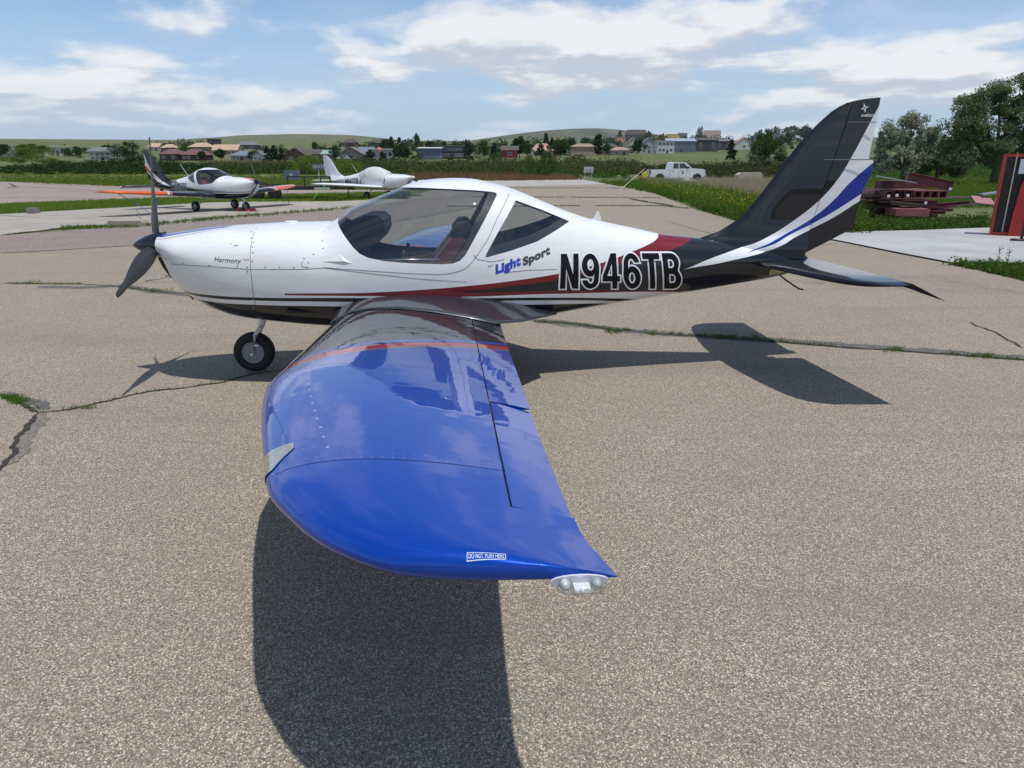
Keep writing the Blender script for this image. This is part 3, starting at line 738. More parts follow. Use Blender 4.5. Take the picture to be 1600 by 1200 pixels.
            md = fo.modifiers.new('thickness', 'SOLIDIFY'); md.thickness = .004
            # rivets
            mb = MB()
            def rv(x, y, r=.0035):
                if not (.95 < y < 4.6): return
                z = wing_z(x, y)-.0004; mb.add([(x+r*math.cos(a*1.0472), sd*(y+r*math.sin(a*1.0472)), z) for a in range(6)]+[(x, sd*y, z+.0016)], [(a, (a+1) % 6, 6) for a in range(6)])
            for i in range(70):
                y = 1.0+i*.0445
                rv(2.13+.02*(y-1)/3, y); rv(2.16+.02*(y-1)/3, y); rv(HX(y)-.035, y)
            for yy in (1.65, 2.25, 2.82, 3.40, 4.02, 4.055):
                le_ = float(WLE(yy))
                for i in range(20): rv(le_+.06+(HX(yy)-le_-.1)*i/19, yy)
            o = mb.build('rivet', flat('rivet_'+wpaint.name, (.25, .3, .45), .3, .5), wg, smooth=True); tag(o, kind='stuff')
            mb = MB()
            for i in range(13):
                y = 2.75+i*.1; x = float(WLE(y))+.20; z = wing_z(x, y)-.0004; mb.add([(x+.006*math.cos(a*.785), sd*(y+.006*math.sin(a*.785)), z) for a in range(8)]+[(x, sd*y, z+.0035)], [(a, (a+1) % 8, 8) for a in range(8)])
            o = mb.build('fastener', flat('fastener_bright', (.62, .66, .72), .3, .6), wg, smooth=True); tag(o, kind='stuff')
            # walkway / seam strips across the skin
            mb = MB()
            for yy, w_ in ((4.071, .0035), (2.82, .002)):
                le_ = float(WLE(yy)); xs = [le_+.004+(HX(yy)-le_-.01)*i/24 for i in range(25)]
                vs = []
                for x in xs: vs += [(x, sd*(yy-w_/2), wing_z(x, yy)+.0007), (x, sd*(yy+w_/2), wing_z(x, yy)+.0007)]
                mb = MB(); mb.add(vs, [(2*i, 2*i+1, 2*i+3, 2*i+2) for i in range(24)]); mb.build('skin_seam', flat('seam_blue', (.01, .02, .10), .6), wg)
            pass
            # landing light lens in the leading edge
            V = []; F = []; ysl = np.linspace(3.86, 4.03, 8)
            for q, y in enumerate(ysl):
                c = float(WTE(y))-float(WLE(y)); fm = .11*(1-.75*max(0, (y-3.91)/.12)) if y > 3.91 else .11
                for j in range(15):
                    t = -1+2*j/14; f = fm*t*t; z = WZ(y)+(float(foil(f, t > 0))*c)+.016*(.5-f)
                    V.append((float(WLE(y))+c*f-.0025, sd*y, z+(.0025 if t > 0 else -.0025)))
            F = [(i*15+j, i*15+j+1, (i+1)*15+j+1, (i+1)*15+j) for i in range(7) for j in range(14)]
            mk('landing_light', V, F, flat('lens_reflector', (.52, .50, .43), .16, .85, .6, var=.2, vscale=40), wg, smooth=True)
            # tip light: clear housing with two lamps
            zc = WZ(4.65)-.012
            mb = MB(); n_ = 20; ring = [(2.905+.066*math.cos(2*math.pi*i/n_), zc+.015*math.sin(2*math.pi*i/n_)) for i in range(n_)]
            mb.prism(ring, sd*4.640, sd*4.663); hs = mb.build('position_light', flat('lamp_base', (.62, .64, .66), .35, coat=.5), tp, smooth=True, sharp=40)
            V = []; m_ = 6
            for j in range(m_+1):
                s_ = math.cos(j/m_*math.pi/2)**.6 if j < m_ else .02
                V += [(2.905+.064*s_*math.cos(2*math.pi*i/n_), sd*(4.663+.042*math.sin(j/m_*math.pi/2)), zc+.0145*s_*math.sin(2*math.pi*i/n_)-.008*j/m_) for i in range(n_)]
            F = [(j*n_+i, j*n_+(i+1) % n_, (j+1)*n_+(i+1) % n_, (j+1)*n_+i) for j in range(m_) for i in range(n_)]
            mk('lamp_glass', V, F, glass_mat('lamp_glass', (.88, .90, .91)), tp, smooth=True)
            for lx, rr in ((2.870, .0175), (2.942, .0145)):
                mb = MB(); mb.rev([(0, rr*.7), (rr*.8, rr*.75), (rr*1.4, rr*.55), (rr*1.75, rr*.2)] if sd > 0 else [(0, rr*.7), (-rr*.8, rr*.75), (-rr*1.4, rr*.55), (-rr*1.75, rr*.2)], 14, 'y', (lx, sd*4.660, zc-.001)); mb.build('bulb', flat('bulb_frost', (.48, .51, .50), .25, coat=.8), tp, smooth=True)
            mb = MB(); mb.box(2.889, 2.926, min(sd*4.663, sd*4.690), max(sd*4.663, sd*4.690), zc-.012, zc-.004); mb.box(2.893, 2.899, min(sd*4.690, sd*4.694), max(sd*4.690, sd*4.694), zc-.010, zc-.006); mb.box(2.905, 2.911, min(sd*4.690, sd*4.694), max(sd*4.690, sd*4.694), zc-.010, zc-.006); mb.build('strobe', flat('strobe_white', (.8, .8, .82), .2, coat=.8), tp)
    # landing gear
    def wheel(x, y, r, w_, parent, nm='wheel'):
        wo = empty(nm, (x, y, r)); wo.parent = parent
        mb = MB(); mb.rev([(-w_*.32, r*.52), (-w_*.46, r*.62), (-w_*.5, r*.78), (-w_*.44, r*.92), (-w_*.28, r*.985), (0, r), (w_*.28, r*.985), (w_*.44, r*.92), (w_*.5, r*.78), (w_*.46, r*.62), (w_*.32, r*.52)], 36, 'y'); mb.build('tyre', wheels, wo, smooth=True, sharp=60)
        mb = MB(); mb.rev([(-w_*.40, r*.56), (-w_*.44, r*.53), (-w_*.42, r*.46), (-w_*.2, r*.42), (-w_*.16, r*.16), (-w_*.42, r*.14), (-w_*.42, .001)], 28, 'y'); mb.rev([(w_*.42, .001), (w_*.42, r*.14), (w_*.16, r*.16), (w_*.2, r*.42), (w_*.42, r*.46), (w_*.44, r*.53), (w_*.40, r*.56)], 28, 'y')
        for q in range(5):
            M = Matrix.Rotation(q*2*math.pi/5, 4, 'Y'); mb.box(-.008, .008, -w_*.36, w_*.36, r*.1, r*.46, M)
        mb.build('rim', alloy, wo, smooth=True, sharp=35)
        return wo
    ng = empty('nose_gear', (0, 0, 0)); ng.parent = root
    mb = MB(); mb.tube([(1.02,0,.56),(.955,0,.40)], .030, 12); mb.tube([(.965,0,.42),(.935,-.005,.34)], .020, 10)
    mb.tube([(.955,-.03,.39),(.915,-.072,.33),(.875,-.078,.165)], [.018, .017, .014], 8); mb.tube([(.955,.03,.39),(.915,.072,.33),(.875,.078,.165)], [.018, .017, .014], 8)
    mb.box(.90, .935, -.086, -.066, .235, .25); mb.tube([(.875,-.095,.165),(.875,.095,.165)], .012, 8); mb.build('fork', gear_white, ng, smooth=True, sharp=40)
    wheel(.875, 0, .17, .115, ng)
    for sd in (-1, 1):
        mg = empty('main_gear', (0, 0, 0)); mg.parent = root
        mb = MB(); mb.tube([(2.42, sd*.38, .53), (2.44, sd*.62, .40), (2.46, sd*.88, .20), (2.46, sd*.90, .175)], [.03, .026, .022, .022], 8); mb.build('gear_leg', gear_white, mg, smooth=True, sharp=40)
        wheel(2.46, sd*.98, .185, .13, mg)
    # registration number
    sds = (-1, 1)
    for sd in sds:
        V1, F1, V0, F0 = [], [], [], []
        t = 'N'+number+'TB'; adv = 1/6.0
        for i, ch in enumerate(t):
            o, hl = glyph(ch); sx = .90*adv/.60; x0 = i*adv+.012
            tr = lambda p: [(x0+x*sx, z) for x, z in p]
            o2, h2 = o, hl
            v, f = tess(tr(o2), [tr(h) for h in h2]); F1 += [tuple(q+len(V1) for q in g) for g in f]; V1 += v
            ow = offset_poly(o, .045); hw = [offset_poly(h, -.045) for h in hl]
            v, f = tess(tr(ow), [tr(h) for h in hw]); F0 += [tuple(q+len(V0) for q in g) for g in f]; V0 += v
        if sd < 0: fn = quad_map((3.435,.752), (4.53,.700), (3.442,1.025), (4.475,1.0))
        else: fn = quad_map((4.53,.700), (3.435,.752), (4.475,1.0), (3.442,1.025))
        if num_outline: side_decal('number_outline', V0, F0, fn, whited, body, sd, off=.002, step=.02 if hi else .1)
        side_decal('registration_number', V1, F1, fn, black, body, sd, off=.0042, step=.02 if hi else .1)
    return root, body, cowl, fin

# ------------------------------------------------------------------ image-plane helper: where a sight line meets the land
def terrain(x, y):
    d = math.hypot(x*.6, y) if y > 0 else 0
    d = max(d, y)
    if d <= 98: return 0.
    i = int(d); return TTAB[i]+(TTAB[i+1]-TTAB[i])*(d-i) if i < 8998 else 100.
TER = pchip([-100,98,130,170,240,380,560,850,1300,2600,9000],[0,0,.5,1.75,3.3,6.9,12.8,24,38,78,100])
TTAB = [float(v) for v in TER(np.arange(0, 9001))]
CP, SP = math.cos(PITCH), math.sin(PITCH)
def ray(u, v): return Vector(((u-800)/FPX, CP+(600-v)/FPX*SP, -SP+(600-v)/FPX*CP))
def gp(u, v, z=0.):
    r = ray(u, v); t = (z-CAM_H)/r.z; return (r.x*t, r.y*t)
def hit(u, v):
    r = ray(u, v); a, b, c = r; t = 60.
    while t < 9000:
        if CAM_H+c*t < terrain(a*t, b*t): return a*t, b*t
        t *= 1.008
    return a*t, b*t
def at(u, v, d):
    r = ray(u, v); t = d/r.y; p = Vector((0, 0, CAM_H))+r*t; return p

# ------------------------------------------------------------------ ground materials
def aggregate(name, cols, scale=180., stain=.22, tint=(1.22, 1.18, 1.13), dark=.65, bump=.35):
    m, N, Lk, P = new_mat(name); mth, mix, noise, rg = node_kit(N, Lk)
    tc = N.new('ShaderNodeTexCoord').outputs['Object']
    def vor(sc, feat='F1', dim='3D'):
        v = N.new('ShaderNodeTexVoronoi'); v.inputs['Scale'].default_value = sc; v.feature = feat; Lk.new(wob, v.inputs['Vector']); return v
    # wobble so that stones are not regular cells
    nz = N.new('ShaderNodeTexNoise'); nz.inputs['Scale'].default_value = scale*.7; nz.inputs['Detail'].default_value = 2; Lk.new(tc, nz.inputs['Vector'])
    vm = N.new('ShaderNodeVectorMath'); vm.operation = 'MULTIPLY_ADD'; vm.inputs[1].default_value = (.0035,)*3; Lk.new(nz.outputs[1], vm.inputs[0]); Lk.new(tc, vm.inputs[2]); wob = vm.outputs[0]
    v1 = vor(scale); sepc = N.new('ShaderNodeSeparateColor'); Lk.new(v1.outputs['Color'], sepc.inputs[0])
    ramp = N.new('ShaderNodeValToRGB'); ramp.color_ramp.interpolation = 'CONSTANT'; e = ramp.color_ramp.elements
    e[0].position = 0; e[0].color = cols[0]+(1,); e[1].position = 1/len(cols); e[1].color = cols[1]+(1,)
    for i, c in enumerate(cols[2:]): q = e.new((i+2)/len(cols)); q.color = c+(1,)
    Lk.new(sepc.outputs[0], ramp.inputs[0])
    ed = rg(v1.outputs['Distance'], .30, .62)        # matrix between the stones
    base = mix(mth('MULTIPLY', ed, dark), ramp.outputs[0], (.075, .066, .055))
    v2 = vor(scale*.55); s2 = N.new('ShaderNodeSeparateColor'); Lk.new(v2.outputs['Color'], s2.inputs[0])
    core = mth('LESS_THAN', v2.outputs['Distance'], .42)
    base = mix(mth('MULTIPLY', mth('MULTIPLY', core, mth('GREATER_THAN', s2.outputs[1], .86)), .75), base, (.050, .045, .040))
    base = mix(mth('MULTIPLY', mth('MULTIPLY', core, mth('GREATER_THAN', s2.outputs[0], .93)), .75), base, (.52, .47, .39))
    big = noise(.9, 6, .62, tc, .4); mid = noise(5.5, 5, .6, tc)
    st = mth('ADD', mth('MULTIPLY', rg(big, .3, .72), stain), mth('MULTIPLY', rg(mid, .35, .7), stain*.5))
    c = mix(st, base, tuple(v*.45 for v in cols[0]))
    oil = mth('MULTIPLY', rg(noise(.28, 5, .55, tc, 1.2), .58, .72), rg(noise(3.2, 5, .7, tc, .5), .35, .6))
    c = mix(mth('MULTIPLY', oil, .55), c, (.085, .078, .070))
    mp2 = N.new('ShaderNodeMapping'); Lk.new(tc, mp2.inputs[0]); mp2.inputs['Rotation'].default_value = (0, 0, .5); mp2.inputs['Scale'].default_value = (.16, 1.6, 1)
    c = mix(mth('MULTIPLY', rg(noise(1.0, 6, .6, mp2.outputs[0], .3), .52, .68), .28), c, (.12, .108, .095))
    hv = N.new('ShaderNodeVectorMath'); hv.operation = 'MULTIPLY'; Lk.new(c, hv.inputs[0]); hv.inputs[1].default_value = tint; 
    Lk.new(hv.outputs[0], P.inputs['Base Color']); P.inputs['Roughness'].default_value = .85; P.inputs['Specular IOR Level'].default_value = .35
    b = N.new('ShaderNodeBump'); b.inputs['Strength'].default_value = bump; b.inputs['Distance'].default_value = .004
    Lk.new(mth('SUBTRACT', 1, mth('ADD', v1.outputs['Distance'], mth('MULTIPLY', v2.outputs['Distance'], .4))), b.inputs['Height']); Lk.new(b.outputs[0], P.inputs['Normal'])
    return m
TAN = [(.34,.295,.225),(.23,.205,.165),(.46,.415,.33),(.125,.112,.094),(.30,.265,.21),(.155,.14,.12),(.58,.54,.46),(.26,.215,.155),(.38,.32,.235),(.19,.175,.155),(.31,.28,.235)]
apron_m = aggregate('exposed_aggregate', TAN)
PNK = [(.27,.225,.205),(.20,.17,.155),(.34,.285,.26),(.15,.13,.125),(.25,.205,.19),(.38,.33,.30)]
pink_m = aggregate('pinkish_asphalt', PNK, scale=80, stain=.3)
runway_m = aggregate('worn_runway', [(.36,.30,.27),(.30,.25,.23),(.42,.35,.32),(.24,.20,.19),(.34,.29,.26)], scale=40, stain=.28)
def concrete(name, c, v=.14):
    m, N, Lk, P = new_mat(name); mth, mix, noise, rg = node_kit(N, Lk); tc = N.new('ShaderNodeTexCoord').outputs['Object']
    a = mix(rg(noise(.8, 8, .62, tc, .5), .3, .7), tuple(x*(1-v) for x in c), tuple(x*(1+v) for x in c))
    a = mix(mth('MULTIPLY', rg(noise(22, 6, .7, tc), .55, .75), .35), a, tuple(x*.62 for x in c))
    sm = N.new('ShaderNodeMapping'); Lk.new(tc, sm.inputs[0]); sm.inputs['Scale'].default_value = (.6, 3.5, 1)
    a = mix(mth('MULTIPLY', rg(noise(1.6, 6, .65, sm.outputs[0]), .55, .8), .3), a, tuple(x*.70 for x in c))
    Lk.new(a, P.inputs['Base Color']); P.inputs['Roughness'].default_value = .85
    b = N.new('ShaderNodeBump'); b.inputs['Strength'].default_value = .3; b.inputs['Distance'].default_value = .004; Lk.new(noise(160, 4, .6, tc), b.inputs['Height']); Lk.new(b.outputs[0], P.inputs['Normal'])
    return m
conc_l = concrete('weathered_concrete', (.30, .275, .235)); conc_r = concrete('pale_concrete', (.35, .355, .35), .13); conc_p = concrete('light_patch', (.33, .31, .28))
def land_mat():
    m, N, Lk, P = new_mat('prairie'); mth, mix, noise, rg = node_kit(N, Lk); tc = N.new('ShaderNodeTexCoord').outputs['Object']
    mp = N.new('ShaderNodeMapping'); Lk.new(tc, mp.inputs[0]); mp.inputs['Scale'].default_value = (.35, 1, 1)
    a = mix(rg(noise(.035, 7, .62, mp.outputs[0], .6), .35, .65), (.075, .105, .032), (.13, .135, .060))
    a = mix(mth('MULTIPLY', rg(noise(.12, 7, .7, mp.outputs[0], .3), .52, .68), .8), a, (.20, .175, .10))
    a = mix(mth('MULTIPLY', rg(noise(1.4, 6, .7, tc), .45, .65), .6), a, (.050, .080, .020))
    Lk.new(a, P.inputs['Base Color']); P.inputs['Roughness'].default_value = .95; P.inputs['Specular IOR Level'].default_value = .15
    return m
land_m = land_mat()
def hill_mat(name, a, b, c_, d_=.5):
    m, N, Lk, P = new_mat(name); mth, mix, noise, rg = node_kit(N, Lk); tc = N.new('ShaderNodeTexCoord').outputs['Object']
    q = mix(rg(noise(.004, 8, .65, tc, .8), .35, .65), a, b); q = mix(mth('MULTIPLY', rg(noise(.010, 8, .7, tc, .5), .50, .62), d_), q, c_)
    q = mix(mth('MULTIPLY', rg(noise(.05, 6, .75, tc), .55, .62), .5), q, (.06, .075, .035))
    Lk.new(q, P.inputs['Base Color']); P.inputs['Roughness'].default_value = 1; P.inputs['Specular IOR Level'].default_value = .1
    return m
# ------------------------------------------------------------------ ground: land, apron, slabs
def grid_sheet(name, xs, ys, zf, mat, kind='structure', parent=None):
    V = [(x, y, zf(x, y)) for y in ys for x in xs]; n = len(xs)
    F = [(j*n+i, j*n+i+1, (j+1)*n+i+1, (j+1)*n+i) for j in range(len(ys)-1) for i in range(n-1)]
    o = mk(name, V, F, mat, parent, smooth=True); tag(o, kind=kind); return o
ys = [-60, -20, 0, 20, 40, 60, 80, 98]+list(np.geomspace(104, 6500, 80)); xs = list(np.concatenate([-np.geomspace(7000, 20, 44), np.linspace(-15, 15, 7), np.geomspace(20, 7000, 44)]))
grid_sheet('ground', xs, ys, lambda x, y: terrain(x, y)-.012+(.12*mnoise.noise(Vector((x*.02, y*.02, 3)))*min(4, max(0, (y-110)/60))), land_m)
def sheet(name, pts, z, mat):
    o = mk(name, [(x, y, z) for x, y in pts], [tuple(range(len(pts)))], mat); tag(o, kind='structure'); return o
def px(l, z=0.): return [gp(u, v, z) for u, v in l]
def ragged(pts, amp, step, seed=0):
    out = []; r = random.Random(seed)
    for i, a in enumerate(pts):
        b = pts[(i+1) % len(pts)]; n = max(1, min(60, int(math.hypot(b[0]-a[0], b[1]-a[1])/step)))
        dx, dy = (b[0]-a[0]), (b[1]-a[1]); L = math.hypot(dx, dy)+1e-6
        for k in range(n):
            t = k/n; e = r.uniform(-amp, amp) if k else 0; out.append((a[0]+dx*t-dy/L*e, a[1]+dy*t+dx/L*e))
    return out
P_SW = (-70, -40); 
def far(u, v): return gp(u, v)
apron_pts = [(-60, -30), (60, -30), (60, 9.5)]+px([(1600,440),(1485,412),(1382,392),(1308,377),(1225,362),(1160,348),(1090,328),(1030,305),(985,294),(945,287),(905,279)])+px([(760,278),(690,292),(600,318),(530,325),(330,340),(215,352),(150,358),(0,368),(-300,392)])+[(-60, 17)]
sheet('apron', ragged(apron_pts, .04, .5, 3), .0, apron_m)
sheet('asphalt_strip', ragged(px([(-300,415),(0,396),(110,390),(205,384),(300,371),(420,356),(530,345),(600,347),(680,334),(760,318),(800,300),(770,297),(600,318),(530,325),(330,340),(215,352),(0,368),(-300,392)]), .03, .5, 4), .004, pink_m)
sheet('concrete_slab', ragged(px([(-300,388),(0,368),(130,353),(215,352),(330,340),(530,325),(600,318),(640,312),(600,311),(520,315),(450,314),(330,316.5),(200,324),(0,335),(-300,352)]), .05, .6, 5), .008, conc_l)
sheet('runway', ragged(px([(-300,345),(0,319),(120,314),(280,310),(400,305),(520,303),(640,298),(640,296),(500,297),(330,297),(200,291),(100,286),(0,284),(-300,281)]), .3, 2, 6), .012, runway_m)
sheet('concrete_patch', px([(690,292),(760,279),(905,279.5),(948,287.5),(900,289),(800,291)]), .004, conc_p)
sheet('pale_slab', ragged(px([(1225,362),(1308,364),(1440,361),(1545,357),(1760,352),(1800,413),(1600,413),(1485,412),(1382,392),(1308,377)]), .015, .5, 8), .03, conc_r)
mb = MB(); a = px([(1485,412),(1600,413),(1800,413)]); mb.add([(a[0][0],a[0][1],.03),(a[1][0],a[1][1],.03),(a[1][0],a[1][1],-.01),(a[0][0],a[0][1],-.01),(a[2][0],a[2][1],.03),(a[2][0],a[2][1],-.01)], [(0,1,2,3),(1,4,5,2)]); tag(mb.build('slab_edge', conc_l), kind='structure')

# ------------------------------------------------------------------ hills
def hill(name, prof, dist, depth, mat):
    """prof: (pixel x, pixel y) skyline at the given distance"""
    us = [p[0] for p in prof]; f = pchip(us, [p[1] for p in prof])
    uu = np.linspace(us[0], us[-1], 110); nj = 26; V = []
    for j in range(nj+1):
        t = -1+2*j/nj
        for u in uu:
            top = at(u, float(f(u)), dist); d = dist+t*depth
            env = math.cos(t*math.pi/2)**1.1 if abs(t) < 1 else 0
            base = float(TER(d))-12
            z = base+(top.z-base)*env; x = top.x+t*depth*.1
            z += 10*env*(1-env)*2*mnoise.fractal(Vector((x*.0035, d*.0035, 5)), .9, 2.1, 5)
            V.append((x, d, z))
    n = len(uu); F = [(j*n+i, j*n+i+1, (j+1)*n+i+1, (j+1)*n+i) for j in range(nj) for i in range(n-1)]
    tag(mk(name, V, F, mat, smooth=True), kind='structure')
hg = hill_mat('hill_grass', (.085, .10, .052), (.125, .128, .07), (.20, .175, .115)); hd = hill_mat('hill_far', (.055, .072, .045), (.09, .10, .06), (.24, .19, .12), .5)
hill('hill', [(-420,232),(-150,228),(20,229),(55,224),(90,222),(180,221.5),(260,223),(300,228),(420,234)], 2600, 600, hg)
hill('hill', [(240,236),(310,227),(350,220),(400,215),(440,212),(500,211),(560,212.5),(600,216),(640,221),(700,228),(760,236)], 2300, 500, hg)
hill('hill', [(660,232),(720,224),(770,216),(810,210),(850,205),(890,202),(930,201),(960,203),(1000,207),(1040,214),(1090,220),(1160,226),(1260,232)], 3600, 700, hd)
hill('hill', [(1050,228),(1120,221),(1180,218),(1300,216),(1500,214),(1900,216),(2200,224)], 3300, 600, hg)

# ------------------------------------------------------------------ the main aircraft
PX0 = Vector((-3.0861, 5.8275, 0)); YAW = R(4.2)
main_body = body_paint('paint_white_red_blue', RED, RED, BLUE); main_wing = wing_paint('paint_wing_blue', (.0, .046, .34), (.34, .010, .015))
root, body, cowl, fin = build_aircraft(PX0, YAW, 'white two-seat airplane with a blue wing and dark tail, nearest the viewer, lettered N946TB', main_body, main_wing, 'HI', True, number='946', prop=11)
def lay(name, text, quad, mat, parent, bold=.0, shear=0., space=1., side=-1, off=.002):
    V, F = font_mesh(text, bold, shear, space); return side_decal(name, V, F, quad_map(*quad), mat, parent, side, off, .04)
navy = flat('lettering_blue', (.004, .03, .42), .35, coat=.6); char = flat('lettering_charcoal', (.03, .032, .04), .4, coat=.5); redl = flat('lettering_red', (.35, .03, .05), .4)
lay('lettering', 'Harmony', ((.777,.985),(.985,.972),(.780,1.030),(.988,1.018)), char, cowl, .004, .25, 1.05)
lay('lettering', 'LSA', ((1.0,1.006),(1.045,1.003),(1.003,1.018),(1.048,1.015)), redl, cowl, .0, .25)
lay('lettering', 'RAFT', ((2.868,.945),(2.912,.950),(2.868,.960),(2.912,.965)), redl, body, .0, 0)
lay('lettering', 'Light', ((2.930,.868),(3.135,.932),(2.918,.960),(3.122,1.024)), navy, body, .055, .12, 1.08)
lay('lettering', 'Sport', ((3.150,.925),(3.375,1.012),(3.135,1.005),(3.360,1.092)), char, body, .055, .12, 1.08)
# emblem and maker's name on the fin: flat print, x/z at the rudder skin
whited = flat('decal_white', (.78, .80, .82), .35, coat=.5)
def flat_print(name, V, F, fn, mat, parent, y=-.034):
    return mk(name, [(fn(*p)[0], y, fn(*p)[1]) for p in V], F, mat, parent)
V, F = font_mesh('evektor', .012, .22, 1.05); flat_print('lettering', V, F, quad_map((5.985,2.080),(6.092,2.083),(5.985,2.108),(6.092,2.111)), whited, fin)
star = []
for k in range(8):
    a = R(90+18+45*k); r_ = .036 if k % 2 == 0 else .012
    if k in (0, 4): r_ = .040
    star.append((6.003+r_*math.cos(a), 2.150+r_*math.sin(a)))
V = star+[(6.003+(x-6.003)*.5, 2.150+(z-2.150)*.5) for x, z in star]; F = [(i, (i+1) % 8, (i+1) % 8+8, i+8) for i in range(8)]
flat_print('emblem', V, F, lambda u, v: (u, v), whited, fin)
mb = MB(); mb.box(5.993, 6.0, -.035, -.034, 2.155, 2.172); mb.box(5.999,6.02,-.035,-.034,2.146,2.151); mb.build('emblem_centre', whited, fin)
# warning placard on the wing tip
wl = [o for o in root.children if o.name.startswith('wing')][0]
def wing_print(name, V, F, c, ux, uy, mat):
    V, F = grid_cut(V, F, .01); P = []
    for u, v in V:
        x = c[0]+ux[0]*u+uy[0]*v; y = c[1]+ux[1]*u+uy[1]*v; P.append((x, -y, wing_z(x, y)+.0018))
    return mk(name, P, F, mat, wl, smooth=True)
V, F = font_mesh('DO NOT PUSH HERE', .0, 0, 1.0); V = [(u*.080+.004, v*.0105+.0035) for u, v in V]
lab_w = flat('placard_white', (.62, .70, .82), .4)
C0 = (2.652, 4.636); UX = (.998, .050); UY = (.05, -.998)
wing_print('warning_lettering', V, F, C0, UX, UY, lab_w)
V = [(0,0),(.088,0),(.088,.0175),(0,.0175),(.0013,.0013),(.0867,.0013),(.0867,.0162),(.0013,.0162)]; wing_print('placard_border', V, [(0,1,5,4),(1,2,6,5),(2,3,7,6),(3,0,4,7)], C0, UX, UY, lab_w)

# ------------------------------------------------------------------ the two aircraft behind
b2 = body_paint('paint_white_orange', (.10, .09, .03), (.04, .045, .05), ORANGE); w2 = wing_paint('paint_wing_orange', ORANGE, (.62, .60, .58))
r2, *_ = build_aircraft((-9.474, 27.748, .008), R(154.97), 'white airplane with orange wing tips and dark tail, parked on the slab behind the nose', b2, w2, 'LO', False, number='945', prop=18, seat_col=(.45, .12, .03))
b3 = body_paint('paint_plain_white', WHITE, WHITE, WHITE, True)
cloth = flat('cover_cloth', (.50, .51, .51), .85, var=.08, vscale=5)
r3, *_ = build_aircraft((-5.079, 38.635, 0), R(152.77), 'all white airplane with a fabric canopy cover, on the grass beyond the trailer', b3, b3, 'LO', False, number='947', prop=5, cover=cloth, spin=flat('spinner_white', (.7, .71, .72), .3, coat=.8), num_outline=False)

# ------------------------------------------------------------------ foliage tools
def leaf_mat(name, a, b, trans=.35):
    if name in MATS: return MATS[name]
    m = bpy.data.materials.new(name); m.use_nodes = True; nt, N, Lk = nodes_of(m); N.clear(); mth, mix, noise, rg = node_kit(N, Lk)
    out = N.new('ShaderNodeOutputMaterial'); g = N.new('ShaderNodeNewGeometry')
    oi = N.new('ShaderNodeObjectInfo')
    c = mix(g.outputs['Random Per Island'], a, b)
    hs = N.new('ShaderNodeHueSaturation'); Lk.new(c, hs.inputs['Color']); Lk.new(mth('MULTIPLY_ADD', oi.outputs['Random'], .35, .82), hs.inputs['Value'])
    c = hs.outputs[0]
    d = N.new('ShaderNodeBsdfDiffuse'); t = N.new('ShaderNodeBsdfTranslucent'); mx = N.new('ShaderNodeMixShader'); mx.inputs[0].default_value = trans
    Lk.new(c, d.inputs[0]); Lk.new(c, t.inputs[0]); Lk.new(d.outputs[0], mx.inputs[1]); Lk.new(t.outputs[0], mx.inputs[2])
    Lk.new(mx.outputs[0], out.inputs[0]); MATS[name] = m; return m
def leaf_quads(C, size, flat_=.0, up=0.):
    """C (n,3) centres -> quads of random orientation"""
    n = len(C); a = rng.normal(size=(n, 3)); a[:, 2] *= (1-flat_); a /= np.linalg.norm(a, axis=1)[:, None]+1e-9
    b = np.cross(a, rng.normal(size=(n, 3))); b /= np.linalg.norm(b, axis=1)[:, None]+1e-9
    s = (size*(.6+.8*rng.random(n)))[:, None] if np.isscalar(size) else (size*(.6+.8*rng.random(n)))[:, None]
    a = a*s*.5; b = b*s*.32
    V = np.stack([C-a, C-b*.9+a*.1, C+a, C+b*.9+a*.1], 1).reshape(-1, 3); F = np.arange(4*n).reshape(-1, 4)
    return V, F
def crown_points(kind, n, seed, clumps=46, spread=.17):
    g = np.random.default_rng(seed); cs = []
    while len(cs) < clumps:
        p = g.uniform(-1, 1, 3)
        if kind == 'round':
            r = np.linalg.norm(p)
            if r > 1 or r < .35: continue
            w = 1+.22*math.sin(3.1*math.atan2(p[1], p[0])+seed)+.18*math.sin(5*p[2]+seed)
            cs.append((p[0]*.50*w, p[1]*.50*w, .60+p[2]*.38))
        elif kind == 'bush':
            if np.linalg.norm(p) > 1 or p[2] < -.35: continue
            w = 1+.2*math.sin(2.3*math.atan2(p[1], p[0])+seed)
            cs.append((p[0]*.75*w, p[1]*.75*w, .34+p[2]*.62))
        elif kind == 'conifer':
            h = (p[2]+1)/2; r = .30*(1-h)**.8+.02
            if math.hypot(p[0], p[1]) > 1: continue
            cs.append((p[0]*r, p[1]*r, .06+.92*h))
        elif kind == 'column':
            if math.hypot(p[0], p[1]) > 1: continue
            h = (p[2]+1)/2; r = .17*math.sin(math.pi*min(1, h*.8+.2))**.5
            cs.append((p[0]*r, p[1]*r, .12+.86*h))
    cs = np.array(cs); k = g.integers(0, len(cs), n); sz = g.uniform(.6, 1.25, len(cs))
    sp = {'round': spread, 'bush': spread*1.15, 'conifer': .07, 'column': .07}[kind]
    d = g.normal(size=(n, 3)); d /= np.linalg.norm(d, axis=1)[:, None]; rr = g.random(n)[:, None]**.45
    P = cs[k]+d*rr*sp*sz[k][:, None]*np.array([1, 1, .75]); P[:, 2] = np.maximum(P[:, 2], .01)
    return P
bark = flat('bark', (.10, .08, .06), .9, var=.3, vscale=3)
CROWNS = {}
def crown_mesh(kind, var, n=2600, leaf=.085):
    k = (kind, var, n)
    if k not in CROWNS:
        P = crown_points(kind, n, 31*var+7*len(kind)); V, F = leaf_quads(P, leaf)
        CROWNS[k] = tri_mesh(None, V, F, bark); CROWNS[k].name = 'crown_'+kind
    return CROWNS[k]
